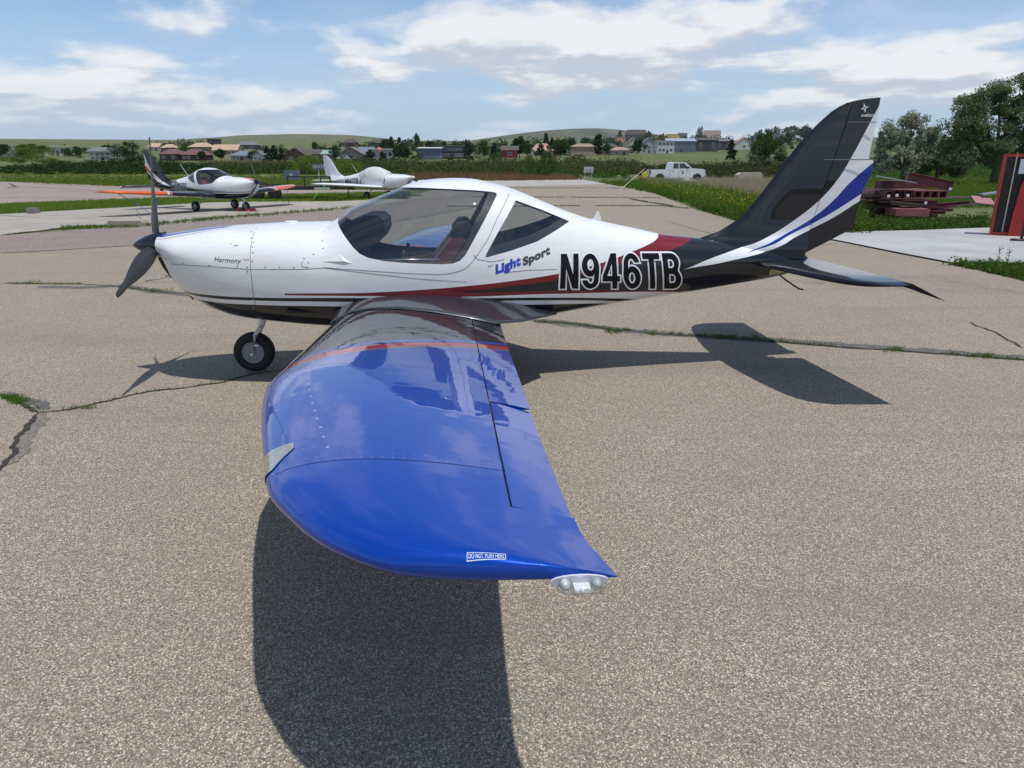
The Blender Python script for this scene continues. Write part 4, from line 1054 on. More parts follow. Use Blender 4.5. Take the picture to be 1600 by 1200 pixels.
def with_mat(me, mat):
    k = (me.name, mat.name)
    if k not in CROWNS: c = me.copy(); c.materials[0] = mat; CROWNS[k] = c
    return CROWNS[k]
def tree(name, loc, h, w, kind, mat, label, cat='tree', group=None, var=0, n=2600, leaf=.085, trunk=True):
    t = empty(name, loc, rnd.uniform(0, 6)); tag(t, label, cat, group)
    me = with_mat(crown_mesh(kind, var, n, leaf), mat)
    basew = {'round': 1.15, 'bush': 1.6, 'conifer': .62, 'column': .40}[kind]
    c = link_mesh('crown' if kind != 'bush' else 'foliage', me, t); c.scale = (w/basew, w/basew, h)
    if trunk:
        mb = MB(); hh = {'round': .55, 'bush': .4, 'conifer': .9, 'column': .8}[kind]*h; r = .022*h
        mb.tube([(0, 0, -.2), (.02*h, 0, hh*.5), (0, .01*h, hh)], [r*1.2, r*.8, r*.3], 6)
        if kind == 'round':
            for k in range(5):
                a = k*1.26+var; z0 = hh*(.45+.1*k); mb.tube([(0, 0, z0), (math.cos(a)*w*.16, math.sin(a)*w*.16, z0+h*.12), (math.cos(a)*w*.30, math.sin(a)*w*.30, z0+h*.26)], [r*.5, r*.35, r*.12], 5)
        mb.build('trunk' if kind != 'bush' else 'stem', bark, t, smooth=True)
    return t
dkg = leaf_mat('leaf_dark', (.022, .048, .014), (.045, .085, .025)); mdg = leaf_mat('leaf_mid', (.04, .085, .018), (.075, .14, .032))
ylg = leaf_mat('leaf_yellow', (.10, .15, .02), (.16, .21, .035)); spr = leaf_mat('leaf_spruce', (.018, .04, .018), (.035, .065, .03)); 
oli = leaf_mat('leaf_olive', (.20, .24, .165), (.36, .40, .30)); bru = leaf_mat('leaf_brush', (.045, .065, .022), (.10, .10, .045))
def px_tree(u, vt, vb, wpx, kind, mat, label, d=None, name=None, cat='tree', group=None, **k):
    if d is None: x, y = hit(u, vb); z = terrain(x, y)
    else: p = at(u, vb, d); x, y, z = p.x, p.y, terrain(p.x, p.y)
    h = (258-vt)/FPX*y+CAM_H-z if True else 0
    nm = name or {'round': 'deciduous_tree', 'bush': 'bush', 'conifer': 'conifer_tree', 'column': 'poplar_tree'}[kind]
    return tree(nm, (x, y, z-.05), h, wpx*y/FPX, kind, mat, label, 'bush' if kind == 'bush' and cat == 'tree' else cat, group, var=rnd.randrange(4), **k)
TG = 'trees among the houses'
T = [
 (2,226,248,30,'round',dkg,'dark tree beside the white house at the left edge'), (52,227,246,60,'round',ylg,'yellow green tree rising behind the rounded bush at left'),
 (107,233,246,16,'round',mdg,'left of two round trees beside the white two-storey house'), (122,231,247,16,'round',mdg,'right of two round trees beside the white two-storey house'),
 (168,229,243,20,'round',dkg,'small dark tree behind the white house with the deck'),
 (270,232,243,10,'round',dkg,'narrow dark tree above the first maroon house'), (290,229,246,18,'round',mdg,'mid green tree between the two maroon houses'),
 (316,237,251,13,'round',dkg,'round dark tree right of the second maroon house'), (345,234,251,18,'round',dkg,'spreading dark tree in front of the long tan house'),
 (333,226,238,8,'conifer',spr,'thin conifer above the long tan house'), (393,238,251,11,'round',dkg,'dark tree between the blue roofed and white gabled houses'),
 (418,231,252,16,'conifer',spr,'left spruce of the dark clump by the brown gabled house'), (428,229,252,16,'conifer',spr,'tall spruce in the dark clump by the brown gabled house'), (441,233,252,16,'conifer',spr,'right spruce of the dark clump by the brown gabled house'),
 (492,224,238,9,'round',dkg,'lone dark tree on the grassy hill slope'), (524,230,250,15,'round',dkg,'dark tree left of the taupe gabled house'),
 (578,235,251,17,'conifer',spr,'spruce in front of the blue roofed wing of the taupe house'), (598,238,252,14,'conifer',spr,'spruce under the windsock'),
 (603,221,236,16,'round',dkg,'dark tree on the ridge above the windsock'), (621,228,251,16,'round',dkg,'dark tree right of the white flat-roofed house'), (634,231,250,20,'round',dkg,'wide dark tree left of the blue grey shed'),
 (652,212,236,10,'round',dkg,'tall narrow tree standing above the blue grey shed'), (612,218,238,9,'column',dkg,'slim tree left of the tall tree on the ridge'), (625,219,238,9,'column',dkg,'slim tree just left of the tall narrow tree'),
 (672,224,233,18,'round',dkg,'low tree showing over the blue grey shed roof'), (694,224,240,13,'round',dkg,'dark tree over the glass fronted house'), (733,225,248,18,'round',dkg,'dark tree right of the glass fronted house'),
 (757,223,246,15,'round',mdg,'green tree left of the red barn'), (772,226,247,14,'conifer',spr,'spruce beside the red barn'), (735,243,252,14,'bush',dkg,'small dark bush below the glass fronted house'),
 (773,240,252,22,'bush',mdg,'green bush in front of the red barn'),
 (812,216,246,26,'round',dkg,'large dark tree right of the red barn'), (824,226,246,18,'round',mdg,'green tree beside the pink roofed house'),
 (853,213,240,10,'column',dkg,'tall poplar behind the pink roofed house'), (876,221,246,32,'round',mdg,'broad green tree left of the tan shed'), (862,219,240,12,'conifer',spr,'spruce over the pink roofed house'),
 (893,219,232,16,'round',dkg,'dark tree behind the tan shed roof'), (915,218,232,18,'round',mdg,'green tree behind the ridge of the tan shed'), (934,214,244,14,'column',dkg,'tall dark poplar right of the tan shed'), (931,216,232,9,'column',mdg,'slim poplar over the right end of the tan shed'),
 (968,210,222,8,'column',mdg,'slim green tree on the hill left of the dark mansion'), (1013,209,222,10,'round',mdg,'tree right of the dark mansion on the hill'),
 (996,222,241,22,'round',dkg,'round dark tree before the grey gabled house'), (1034,213,224,14,'round',ylg,'light green tree above the modern houses'),
 (1093,204,218,14,'round',dkg,'dark round tree beside the tan house on the skyline'), (1094,214,222,18,'round',mdg,'bright green tree below the skyline house'),
 (1141,221,250,19,'conifer',spr,'dark upright spruce standing alone in the field'),
 (1186,207,218,22,'round',dkg,'left tree of the wooded skyline by the tail'), (1208,203,218,30,'round',dkg,'tall middle tree of the wooded skyline by the tail'), (1236,202,219,30,'round',mdg,'green tree of the wooded skyline near the fin'), (1258,203,221,22,'round',dkg,'tree of the wooded skyline touching the fin'), (1230,211,226,20,'round',mdg,'lighter round tree below the wooded skyline'),
 (720,228,240,12,'round',dkg,'small dark tree at the back of the glass fronted house'), (845,227,246,11,'round',dkg,'dark tree hiding the end of the pink roofed house'),
 (948,226,243,12,'round',mdg,'tree between the tan shed and the low brown house'), (470,236,248,14,'round',mdg,'tree showing between the two brown roofs'),
]
for t in T: px_tree(*t, group=TG)
# larger plants nearer by
px_tree(205,222,268,66,'bush',dkg,'big dark rounded shrub behind the orange winged airplane',d=150,n=6000,leaf=.045)
px_tree(52,231,266,74,'bush',ylg,'wide yellow green bush at the far left',d=160,n=5000,leaf=.045)
px_tree(88,249,270,50,'bush',dkg,'dark low bush beside the yellow green bush',d=140,n=3500,leaf=.05)
px_tree(487,240,271,52,'bush',ylg,'yellow green shrub left of the white airplane tail',d=118,n=5000,leaf=.045)
px_tree(540,249,272,60,'bush',ylg,'olive shrub behind the white airplane tail',d=112,n=4000,leaf=.045)
px_tree(829,243,276,36,'bush',mdg,'tall green bush above the canopy roof',d=98,n=4500,leaf=.045)
px_tree(857,236,277,36,'bush',mdg,'taller green bush right of its twin above the canopy',d=98,n=4500,leaf=.045)
px_tree(899,240,257,36,'bush',bru,'rounded olive bush in front of the tan shed',n=3000,leaf=.05)
px_tree(1200,216,256,66,'bush',dkg,'large dark green bush left of the fin',d=150,n=7000,leaf=.04)
px_tree(1192,205,256,40,'round',mdg,'leafy tree rising out of the large bush left of the fin',d=158,n=4000,leaf=.05)
# cottonwood and silvery trees at the right
def big_tree(name, u, vt, d, wpx, parts, mat, label, n, leaf):
    p = at(u, 258, d); x, y = p.x, p.y; z = terrain(x, y); H = (258-vt)/FPX*y+CAM_H-z; Wd = wpx*y/FPX
    t = empty(name, (x, y, z), 0); tag(t, label, 'tree')
    g = np.random.default_rng(len(label)); P = []; mb = MB(); r0 = .03*H
    mb.tube([(0, 0, -.3), (.02*H, 0, .22*H), (-.01*H, 0, .45*H)], [r0*1.3, r0, r0*.6], 10)
    for (cx, cz, rx, rz, k) in parts:
        bx_, bz = cx*Wd, cz*H
        mb.tube([(0, 0, .18*H), (bx_*.5, g.uniform(-.3, .3), (.2*H+bz)*.5), (bx_, 0, bz+rz*H*.5)], [r0*.6, r0*.4, r0*.08], 7)
        m = int(n*k)
        nb = max(5, int(26*k*4)); C = []
        while len(C) < nb:
            q = g.uniform(-1, 1, 3)
            if np.linalg.norm(q) < 1: C.append((bx_+q[0]*rx*Wd, q[1]*rx*Wd*.9, bz+q[2]*rz*H))
        C = np.array(C)
        for c in C[:len(C)//2]: mb.tube([(bx_*.8, 0, bz), tuple((c+np.array((bx_*.8, 0, bz)))/2+g.normal(size=3)*.15), tuple(c)], [r0*.14, r0*.09, r0*.03], 4)
        kk = g.integers(0, nb, m); dd = g.normal(size=(m, 3)); dd /= np.linalg.norm(dd, axis=1)[:, None]
        P.append(C[kk]+dd*(g.random(m)[:, None]**.5)*np.array([.075*Wd, .075*Wd, .055*H])*g.uniform(.5, 1.6, nb)[kk][:, None])
    P = np.concatenate(P); V, F = leaf_quads(P, leaf)
    tri_mesh('crown', V, F, mat, t); mb.build('trunk', bark, t, smooth=True)
    return t
cot = leaf_mat('leaf_cottonwood', (.08, .13, .055), (.17, .235, .11), .45)
big_tree('cottonwood_tree', 1556, 128, 62, 190, [(-.22,.70,.16,.14,.16),(-.30,.50,.16,.13,.15),(-.08,.82,.10,.10,.10),(.05,.66,.18,.16,.18),(.14,.90,.10,.10,.10),(.30,.78,.16,.15,.15),(.22,.48,.22,.16,.16),(-.10,.40,.24,.14,.14),(.40,.55,.15,.16,.12),(-.34,.30,.14,.12,.1),(.1,.28,.3,.12,.15)], cot, 'tall airy cottonwood tree at the right edge above the red cabinet', 36000, .17)
big_tree('silvery_tree', 1412, 174, 66, 96, [(-.25,.60,.20,.20,.25),(.05,.78,.17,.15,.2),(.30,.55,.20,.2,.22),(0,.38,.38,.22,.3),(-.38,.35,.15,.2,.12)], oli, 'silvery green rounded tree just right of the fin', 18000, .17)
big_tree('dark_tree', 1466, 186, 74, 90, [(-.2,.5,.25,.3,.3),(.2,.6,.25,.25,.3),(0,.3,.45,.2,.4),(.35,.35,.25,.25,.25)], leaf_mat('leaf_deep', (.075,.12,.055), (.14,.20,.095)), 'dark leafy tree between the silvery tree and the cottonwood', 16000, .19)  # leaves a slightly deeper green than the cottonwood
# ------------------------------------------------------------------ fields of clumps and blades
def inpoly(p, poly):
    x, y = p; c = False; j = len(poly)-1
    for i in range(len(poly)):
        xi, yi = poly[i]; xj, yj = poly[j]
        if (yi > y) != (yj > y) and x < (xj-xi)*(y-yi)/(yj-yi+1e-12)+xi: c = not c
        j = i
    return c
def sample_px(poly, n, mode='hit'):
    us = [p[0] for p in poly]; vs = [p[1] for p in poly]; out = []
    while len(out) < n:
        u, v = rnd.uniform(min(us), max(us)), rnd.uniform(min(vs), max(vs))
        if inpoly((u, v), poly):
            x, y = gp(u, v) if v > 272.8 else hit(u, v); out.append((x, y, terrain(x, y)))
    return np.array(out)
def clump_field(name, poly, n, h, k, mat, leaf, label, wide=1.0, pts=None, cat=None):
    C = sample_px(poly, n) if pts is None else pts; n = len(C); D = C[:, 1]
    hh = h*(.45+.9*rng.random(n)**1.4)
    if h > .9: hh = hh*np.array([.45+1.1*max(0, mnoise.noise(Vector((c[0]*.045, c[1]*.02, 1)))+.5) for c in C])
    q = rng.normal(size=(n, k, 3)); q /= np.linalg.norm(q, axis=2)[:, :, None]; q *= rng.random((n, k, 1))**.5; q[:, :, 2] = np.abs(q[:, :, 2])
    P = C[:, None, :]+q*np.stack([hh*wide, hh*wide, hh], 1)[:, None, :]; P = P.reshape(-1, 3)
    V, F = leaf_quads(P, leaf, flat_=0); o = tri_mesh(name, V, F, mat); tag(o, label, cat or 'vegetation', kind='stuff'); return o
def blade_field(name, P, h, w, mat, label, lean=.35, cat='grass'):
    n = len(P); hh = h*(.5+.8*rng.random(n)); a = rng.random(n)*6.283; d = np.stack([np.cos(a), np.sin(a), 0*a], 1)*(w*(.6+.8*rng.random(n)))[:, None]*.5
    le = rng.normal(size=(n, 3))*lean*hh[:, None]; le[:, 2] = 0
    top = P+le+np.stack([0*hh, 0*hh, hh], 1); V = np.stack([P-d, P+d, top], 1).reshape(-1, 3); F = np.arange(3*n).reshape(-1, 3)
    o = tri_mesh(name, V, F, mat); tag(o, label, cat, kind='stuff'); return o
def around(P, k, s):
    Q = np.repeat(P, k, 0); Q = Q+np.concatenate([rng.normal(size=(len(Q), 2))*s, np.zeros((len(Q), 1))], 1); return Q
gr_l = leaf_mat('blade_lawn', (.10, .165, .020), (.19, .26, .045), .4); gr_m = leaf_mat('blade_green', (.06, .12, .018), (.12, .20, .035), .4); gr_d = leaf_mat('blade_dark', (.035, .06, .018), (.075, .10, .035), .3)
dry = leaf_mat('blade_dry', (.26, .21, .13), (.42, .36, .26), .3); ddry = leaf_mat('blade_rusty', (.14, .09, .045), (.24, .16, .08), .3)
weed = leaf_mat('leaf_weed', (.05, .10, .018), (.12, .20, .04), .4); weed2 = leaf_mat('leaf_weed_grey', (.13, .16, .10), (.20, .22, .15), .4)
yel = leaf_mat('flower_yellow', (.55, .45, .02), (.7, .6, .05), .2)
# mown grass beyond the runway, light green
blade_field('lawn', around(sample_px([(0,268),(640,270),(660,297),(330,297),(0,284)], 9000), 6, .25), .16, .12, gr_l, 'bright mown grass beyond the pinkish runway')
blade_field('lawn', around(sample_px([(0,320),(120,315),(330,307),(640,299),(640,310),(520,315),(330,316),(200,323),(0,334)], 9000), 7, .05), .11, .02, gr_l, 'strip of green grass between the runway and the concrete slab')
clump_field('brush', [(0,262),(100,258),(330,258),(330,276),(0,272)], 520, 1.15, 40, dkg, .36, 'dark hedge-like brush behind the mown grass on the left')
clump_field('brush', [(330,261),(640,259),(640,271),(330,273)], 1100, 1.3, 30, gr_d, .36, 'olive brush behind the two parked airplanes')
clump_field('brush', [(600,258),(1000,256),(1000,275),(860,274),(640,272)], 1500, 1.6, 32, bru, .38, 'olive and brown brush across the middle distance')
clump_field('brush', [(1000,262),(1330,258),(1330,282),(1100,278),(1000,276)], 1200, 1.5, 34, bru, .34, 'brush behind the pickup truck')
clump_field('brush', [(560,262),(1000,262),(980,279),(760,277),(600,274)], 700, 1.0, 30, mdg, .3, 'greener undergrowth among the brown brush')
blade_field('dry_grass', around(sample_px([(330,258),(640,258),(640,265),(330,266)], 2500), 6, .6), 1.1, .10, ddry, 'band of brown dry grass behind the parked airplanes')
blade_field('dry_grass', around(sample_px([(640,272),(850,272),(905,281),(650,284)], 2500), 7, .4), .6, .06, ddry, 'rusty dry grass at the far end of the pavement')
blade_field('dry_grass', around(sample_px([(1010,281),(1340,281),(1340,330),(1200,322),(1100,300),(1010,290)], 3600), 10, .22), .62, .02, dry, 'pale dry grass in front of the pickup truck')
for poly, n, h, m, lb in (([(930,284),(1030,284),(1120,300),(1200,325),(1340,330),(1340,366),(1225,360),(1160,347),(1090,326),(1030,304)], 1500, .42, weed, 'tall green weeds along the right edge of the pavement'),
                          ([(1040,300),(1200,318),(1210,345),(1100,322)], 260, .38, weed2, 'grey green leafy weeds in the weedy verge'),
                          ([(1335,346),(1548,344),(1548,357),(1335,364)], 420, .26, weed, 'weeds growing along the back edge of the pale slab'),
                          ([(1320,262),(1620,262),(1620,300),(1340,300)], 1500, .5, gr_l, 'bright tall grass around the steel beam pile'),
                          ([(1330,262),(1640,262),(1640,282),(1330,280)], 900, 1.1, mdg, 'undergrowth at the foot of the right hand trees')):
    clump_field('weeds', poly, n, h, 46, m, h*.22 if h < 1 else .22, lb, wide=.75)
P = sample_px([(985,290),(1120,300),(1220,330),(1215,352),(1130,335),(1050,308)], 420); P[:, 2] += .42
V, F = leaf_quads(np.repeat(P, 5, 0)+rng.normal(size=(len(P)*5, 3))*.10, .06); o = tri_mesh('wildflowers', V, F, yel); tag(o, 'small yellow wildflowers in the weedy verge', 'flowers', kind='stuff')
blade_field('tall_grass', around(sample_px([(935,284),(1030,284),(1120,302),(1200,326),(1340,332),(1340,364),(1225,360),(1160,347),(1090,326),(1030,304)], 2500), 9, .10), .62, .018, gr_m, 'long grass blades in the weedy verge')
blade_field('tall_grass', around(sample_px([(1320,275),(1640,275),(1640,325),(1340,325)], 3500), 8, .12), .42, .02, gr_m, 'long grass around the pile of steel')
clump_field('weeds', [(1488,414),(1600,417),(1650,440),(1600,437)], 150, .13, 40, weed, .045, 'low green weeds in front of the pale slab', wide=1.2)
blade_field('tall_grass', around(sample_px([(1488,413),(1600,416),(1680,450),(1600,438)], 500), 8, .05), .12, .010, gr_m, 'grass tuft in front of the pale slab')

far_g = leaf_mat('leaf_far', (.020, .040, .014), (.045, .075, .028))
for i, (poly, n) in enumerate((([(245,226),(335,226),(335,240),(245,242)], 26), ([(398,236),(470,234),(470,250),(398,250)], 30), ([(598,222),(660,222),(660,250),(598,250)], 60), ([(660,226),(790,226),(790,246),(700,250)], 90), ([(805,224),(892,222),(892,246),(808,247)], 70), ([(905,222),(1030,220),(1030,238),(940,242)], 90), ([(1040,216),(1140,214),(1140,222),(1040,224)], 50), ([(1165,212),(1290,208),(1290,236),(1165,232)], 90), ([(100,236),(200,236),(200,246),(100,248)], 24), ([(500,232),(560,228),(600,232),(600,240),(500,246)], 30))):
    C = sample_px(poly, n); hs = (C[:, 1]*8/FPX)
    q = rng.normal(size=(n, 60, 3)); q /= np.linalg.norm(q, axis=2)[:, :, None]; q *= rng.random((n, 60, 1))**.4; q[:, :, 2] = np.abs(q[:, :, 2])
    P = (C[:, None, :]+q*np.stack([hs, hs, hs*1.1], 1)[:, None, :]*(.5+.7*rng.random((n, 1, 1)))).reshape(-1, 3)
    V, F = leaf_quads(P, np.repeat(hs, 60)*.34); o = tri_mesh('distant_woodland', V, F, far_g)
    tag(o, 'mass of garden trees and shrubs between the far houses, '+['left of the maroon houses','by the timber house','left of the slate shed','around the red barn','behind the pink roof','about the grey gables','behind the blue roof','on the wooded skyline','behind the far left houses','beside the taupe house'][i], 'woodland', kind='stuff')

# ------------------------------------------------------------------ houses beyond the field
pane_m = flat('window_glass', (.03, .04, .05), .08, spec=.8); trim_m = flat('trim_white', (.50, .50, .49), .6)
def cm(name, c, **k): return flat(name, c, .85, var=.12, vscale=.6, **k)
def house(u0, u1, vt, vb, kind, wall, roof, label, eave=.5, depth=8., rot=0., win=3, rows=1, door=True, garage=0, d=None, cat='house', base_extra=1.0, chimney=False, name='house', wing=None):
    uc = (u0+u1)/2
    if d is None: x, y = hit(uc, vb)
    else: y = d; x = at(uc, vb, d).x
    z = terrain(x, y); s = y/FPX; Wd = (u1-u0)*s; H = (258-vt)*s+CAM_H-z
    He = H*(1-eave) if kind != 'flat' else H
    t = empty(name, (x, y, z), R(rot)); tag(t, label, cat, 'houses beyond the field')
    hw = Wd/2*.95; D = depth; bz = -base_extra
    mb = MB()
    if kind == 'gable_front': mb.prism([(-hw, bz), (hw, bz), (hw, He), (0, H-.1), (-hw, He)], 0, D)
    else: mb.box(-hw, hw, 0, D, bz, He)
    mb.build('wall', wall, t)
    o = .4; mb = MB(); th = .18
    if kind == 'gable_side':
        mb.prism([(-o, He-.1), (D/2, H), (D+o, He-.1), (D+o, He-.1+th), (D/2, H+th), (-o, He-.1+th)], -hw-o, hw+o, 'yz'); mb.prism([(0, He), (D, He), (D/2, H)], -hw, -hw+.1, 'yz'); mb.prism([(0, He), (D, He), (D/2, H)], hw-.1, hw, 'yz')
    elif kind == 'gable_front':
        mb.prism([(-hw-o, He-.2), (0, H), (hw+o, He-.2), (hw+o, He-.2+th), (0, H+th*1.4), (-hw-o, He-.2+th)], -o, D+o, 'xz')
    elif kind == 'hip':
        r = min(hw*.55, D*.5)
        mb.add([(-hw-o, -o, He), (hw+o, -o, He), (hw+o, D+o, He), (-hw-o, D+o, He), (-hw+r, D/2, H), (hw-r, D/2, H)], [(0, 1, 5, 4), (1, 2, 5), (2, 3, 4, 5), (3, 0, 4), (0, 3, 2, 1)])
    elif kind == 'shed':
        mb.prism([(-o, He), (D+o, H), (D+o, H+th), (-o, He+th)], -hw-o, hw+o, 'yz'); mb.prism([(.1, He-.05), (D, He-.05), (D, H)], -hw, -hw+.1, 'yz'); mb.prism([(.1, He-.05), (D, He-.05), (D, H)], hw-.1, hw, 'yz')
    else: mb.box(-hw-o, hw+o, -o, D+o, He, He+.3)
    rf = mb.build('roof', roof, t)
    if chimney: mb = MB(); mb.box(hw*.3, hw*.3+.9, D*.45, D*.45+.9, He, H+1.0); mb.build('chimney', wall, rf)
    fh_ = (He-.2)/rows; base = None
    span = 2*hw*.86; gw = 0
    if garage:
        gw = min(2.6*garage, hw*.9); mb = MB(); mb.box(-hw*.9, -hw*.9+gw, -.05, .03, 0, min(2.3, He*.75)); mb.build('garage_door', trim_m, t)
    for r in range(rows):
        for i in range(win):
            wx = -hw*.86+gw+(span-gw)*(i+.5)/win; ww = min(1.5, (span-gw)/win*.55); z0 = r*fh_+fh_*.38; z1 = r*fh_+fh_*.80
            if door and r == 0 and i == win//2:
                mb = MB(); mb.box(wx-.5, wx+.5, -.05, .03, 0, min(2.1, fh_*.85)); mb.build('door', flat('door_dark', (.05, .04, .035), .5), t); continue
            mb = MB()
            for a in ((wx-ww/2-.1, wx+ww/2+.1, z1, z1+.1), (wx-ww/2-.1, wx+ww/2+.1, z0-.1, z0), (wx-ww/2-.1, wx-ww/2, z0, z1), (wx+ww/2, wx+ww/2+.1, z0, z1)): mb.box(a[0], a[1], -.06, .02, a[2], a[3])
            w_ = mb.build('window', trim_m, t); mb = MB(); mb.box(wx-ww/2, wx+ww/2, -.03, .02, z0, z1); mb.build('pane', pane_m, w_)
    return t
mar = cm('maroon_brick', (.11, .045, .045)); marr = cm('maroon_roof', (.13, .07, .065)); tanw = cm('tan_stucco', (.42, .31, .20)); tanr = cm('tan_tile', (.42, .30, .21)); brk = cm('brick', (.22, .09, .06))
wht = cm('white_siding', (.50, .51, .51)); gry = cm('grey_siding', (.34, .36, .38)); grr = cm('grey_shingle', (.14, .145, .15)); blu = cm('blue_shingle', (.13, .17, .21)); bwn = cm('brown_timber', (.14, .075, .05)); bwr = cm('brown_shingle', (.085, .065, .06))
drk = cm('dark_stone', (.06, .06, .065)); taup = cm('taupe_siding', (.23, .19, .18)); grn = cm('green_metal', (.22, .33, .30)); redb = cm('barn_red', (.28, .04, .045)); pnk = cm('pink_tile', (.40, .22, .17)); blus = cm('slate_blue_steel', (.12, .15, .21)); blm = cm('pale_blue_metal', (.26, .32, .40)); yw = cm('yellow_sheathing', (.60, .45, .14)); cre = cm('cream_wall', (.52, .46, .36))
HS = [
 (-12,7,229,246,'gable_front',wht,grr,'white gabled house cut by the left edge',dict(eave=.35)),
 (8,21,234,246,'gable_front',wht,grr,'small white gabled outbuilding near the left edge',dict(win=1,door=False)),
 (73,103,232.5,244,'flat',cre,trim_m,'white flat-roofed house with an upper terrace',dict(win=4)),
 (139,175,233,250.5,'gable_side',wht,grr,'white two-storey house with a dark deck on a bare slope',dict(eave=.33,rows=2,win=4)),
 (232,249,227,236,'gable_side',cre,tanr,'cream house behind the big dark shrub',dict(win=2)),
 (250,277,234.5,251,'hip',mar,marr,'left maroon brick house with hipped roof',dict(eave=.45)),
 (282,317,235,251,'hip',mar,marr,'right maroon brick house, longer than its neighbour',dict(eave=.5,win=4)),
 (252,272,228,237,'hip',brk,tanr,'tan roofed house behind the left maroon house',dict(win=2)),
 (295,330,226,240,'hip',brk,tanr,'large brick house with tan hipped roof and arches',dict(eave=.4,win=6)),
 (332,371,229,242,'gable_side',tanw,tanr,'long low tan house beneath the green hill',dict(eave=.55,win=5)),
 (325,341,221.5,231,'flat',drk,drk,'dark modern house above the tan houses, left one',dict(win=2)),
 (369,402,223.5,233,'hip',drk,grr,'dark wide house on the hill slope with low roof',dict(win=5)),
 (361,389,237.5,251,'hip',gry,blu,'grey house with blue hipped roof',dict(win=4)),
 (395,411,238.5,251.5,'gable_front',wht,grr,'small white house with its gable to the field',dict(win=2,door=False)),
 (447,477,234,250.5,'gable_front',bwn,bwr,'brown timber house with a big front gable',dict(eave=.6,win=3)),
 (474,503,236,248,'gable_side',bwn,bwr,'brown roofed house right of the timber gable',dict(eave=.5,win=3)),
 (503,524,237,250,'gable_side',gry,grn,'house with green metal roof behind the yellow green shrub',dict(eave=.4,win=3)),
 (531,566,233,250.5,'gable_front',taup,grr,'taupe house with wide front gable and white car outside',dict(eave=.5,win=3)),
 (560,582,232.5,249,'gable_side',gry,blu,'blue roofed wing right of the taupe gable',dict(eave=.4,win=3)),
 (578,617,236,249.5,'flat',gry,trim_m,'grey house with flat white roof line below the windsock',dict(win=4)),
 (535,558,220.5,229,'hip',bwn,bwr,'brown house on the ridge, left of the windsock',dict(win=3)),
 (577,595,221,229.5,'hip',drk,bwr,'dark roofed house on the ridge over the windsock',dict(win=2)),
 (653,688,232.5,249,'shed',blus,trim_m,'slate blue steel shed with a pale roof edge',dict(eave=.12,win=0,door=False)),
 (687,728,231.5,248,'flat',drk,grr,'modern house with a long glass front',dict(win=7,rows=2)),
 (784,809,231,247,'gable_side',redb,bwr,'red barn among the trees',dict(eave=.35,win=1,door=False)),
 (830,864,227,243,'hip',cre,pnk,'house with a pink tiled roof',dict(eave=.6,win=4)),
 (892,934,227,243.5,'hip',cm('shed_tan',(.33,.25,.19)),cm('shed_roof',(.25,.20,.15)),'large plain tan shed with hipped roof',dict(eave=.28,win=0,door=False,depth=12)),
 (937,966,227,242,'hip',bwn,bwr,'low brown house with overhanging roof, left part',dict(eave=.3,win=3)),
 (955,983,232,243,'hip',cm('shed_tan',(.33,.25,.19)),cm('tan_roof',(.30,.21,.16)),'low garage with brown roof in front of the brown house',dict(eave=.4,win=2)),
 (977,1011,208,222,'hip',drk,bwr,'dark mansion on the hilltop',dict(eave=.4,win=5,rows=2)),
 (948,960,213,222,'gable_side',drk,grr,'small dark house left of the hilltop mansion',dict(win=2)),
 (961,977,218,223,'flat',cm('clay',(.45,.26,.13)),tanr,'orange brown low building under the mansion',dict(win=0,door=False)),
 (976,1004,219,238,'gable_front',cre,grr,'stone house with a tall front gable',dict(eave=.5,win=3,rows=2)),
 (1000,1028,219.5,239,'gable_front',gry,grr,'grey house with white trimmed gables',dict(eave=.5,win=3,rows=2)),
 (1026,1053,224,240,'flat',wht,trim_m,'white and dark cubic modern house',dict(win=4,rows=2)),
 (1042,1087,220,238,'shed',blus,blm,'slate house with a pale blue metal roof',dict(eave=.22,win=5,rows=2)),
 (1087,1121,219,237,'shed',drk,drk,'charcoal house right of the blue metal roof',dict(eave=.2,win=3)),
 (1119,1142,221,235,'shed',drk,grr,'dark low house left of the lone spruce',dict(eave=.2,win=3)),
 (1148,1176,219,234,'gable_front',wht,cm('clay_roof',(.36,.22,.16)),'white gabled garage beside the large bush',dict(eave=.5,win=1,door=False)),
 (1099,1126,209,215,'gable_side',cre,tanr,'tan house on the skyline',dict(win=4)),
 (1041,1060,214.5,221.5,'flat',yw,yw,'half-built house in yellow sheathing',dict(win=2,door=False)),
 (1058,1074,212.5,219,'hip',drk,grr,'grey roofed house right of the yellow building site',dict(win=2)),
]
for h in HS: house(*h[:8], **h[8])
# pale car by the taupe house
x, y = hit(543, 250.5); z = terrain(x, y)
c = empty('parked_car', (x, y-6, terrain(x, y-6)), 0); tag(c, 'small white car parked before the taupe house', 'car')
mb = MB(); mb.prism([(-2,.3),(2.1,.3),(2.1,.8),(1.4,.95),(.8,1.45),(-1,1.5),(-1.6,1),(-2,.95)], 0, 1.7); mb.build('body', gear_white, c)
mb = MB(); mb.prism([(.75,1.38),(1.2,.97),(-1.4,1.0),(-.95,1.42)], -.02, 1.72); mb.build('window', pane_m, c)
for wx in (-1.25, 1.35): mb = MB(); mb.rev([(0, .32), (.2, .32)], 14, 'y', (wx, -.04, .32)); mb.build('wheel', rubber, c)
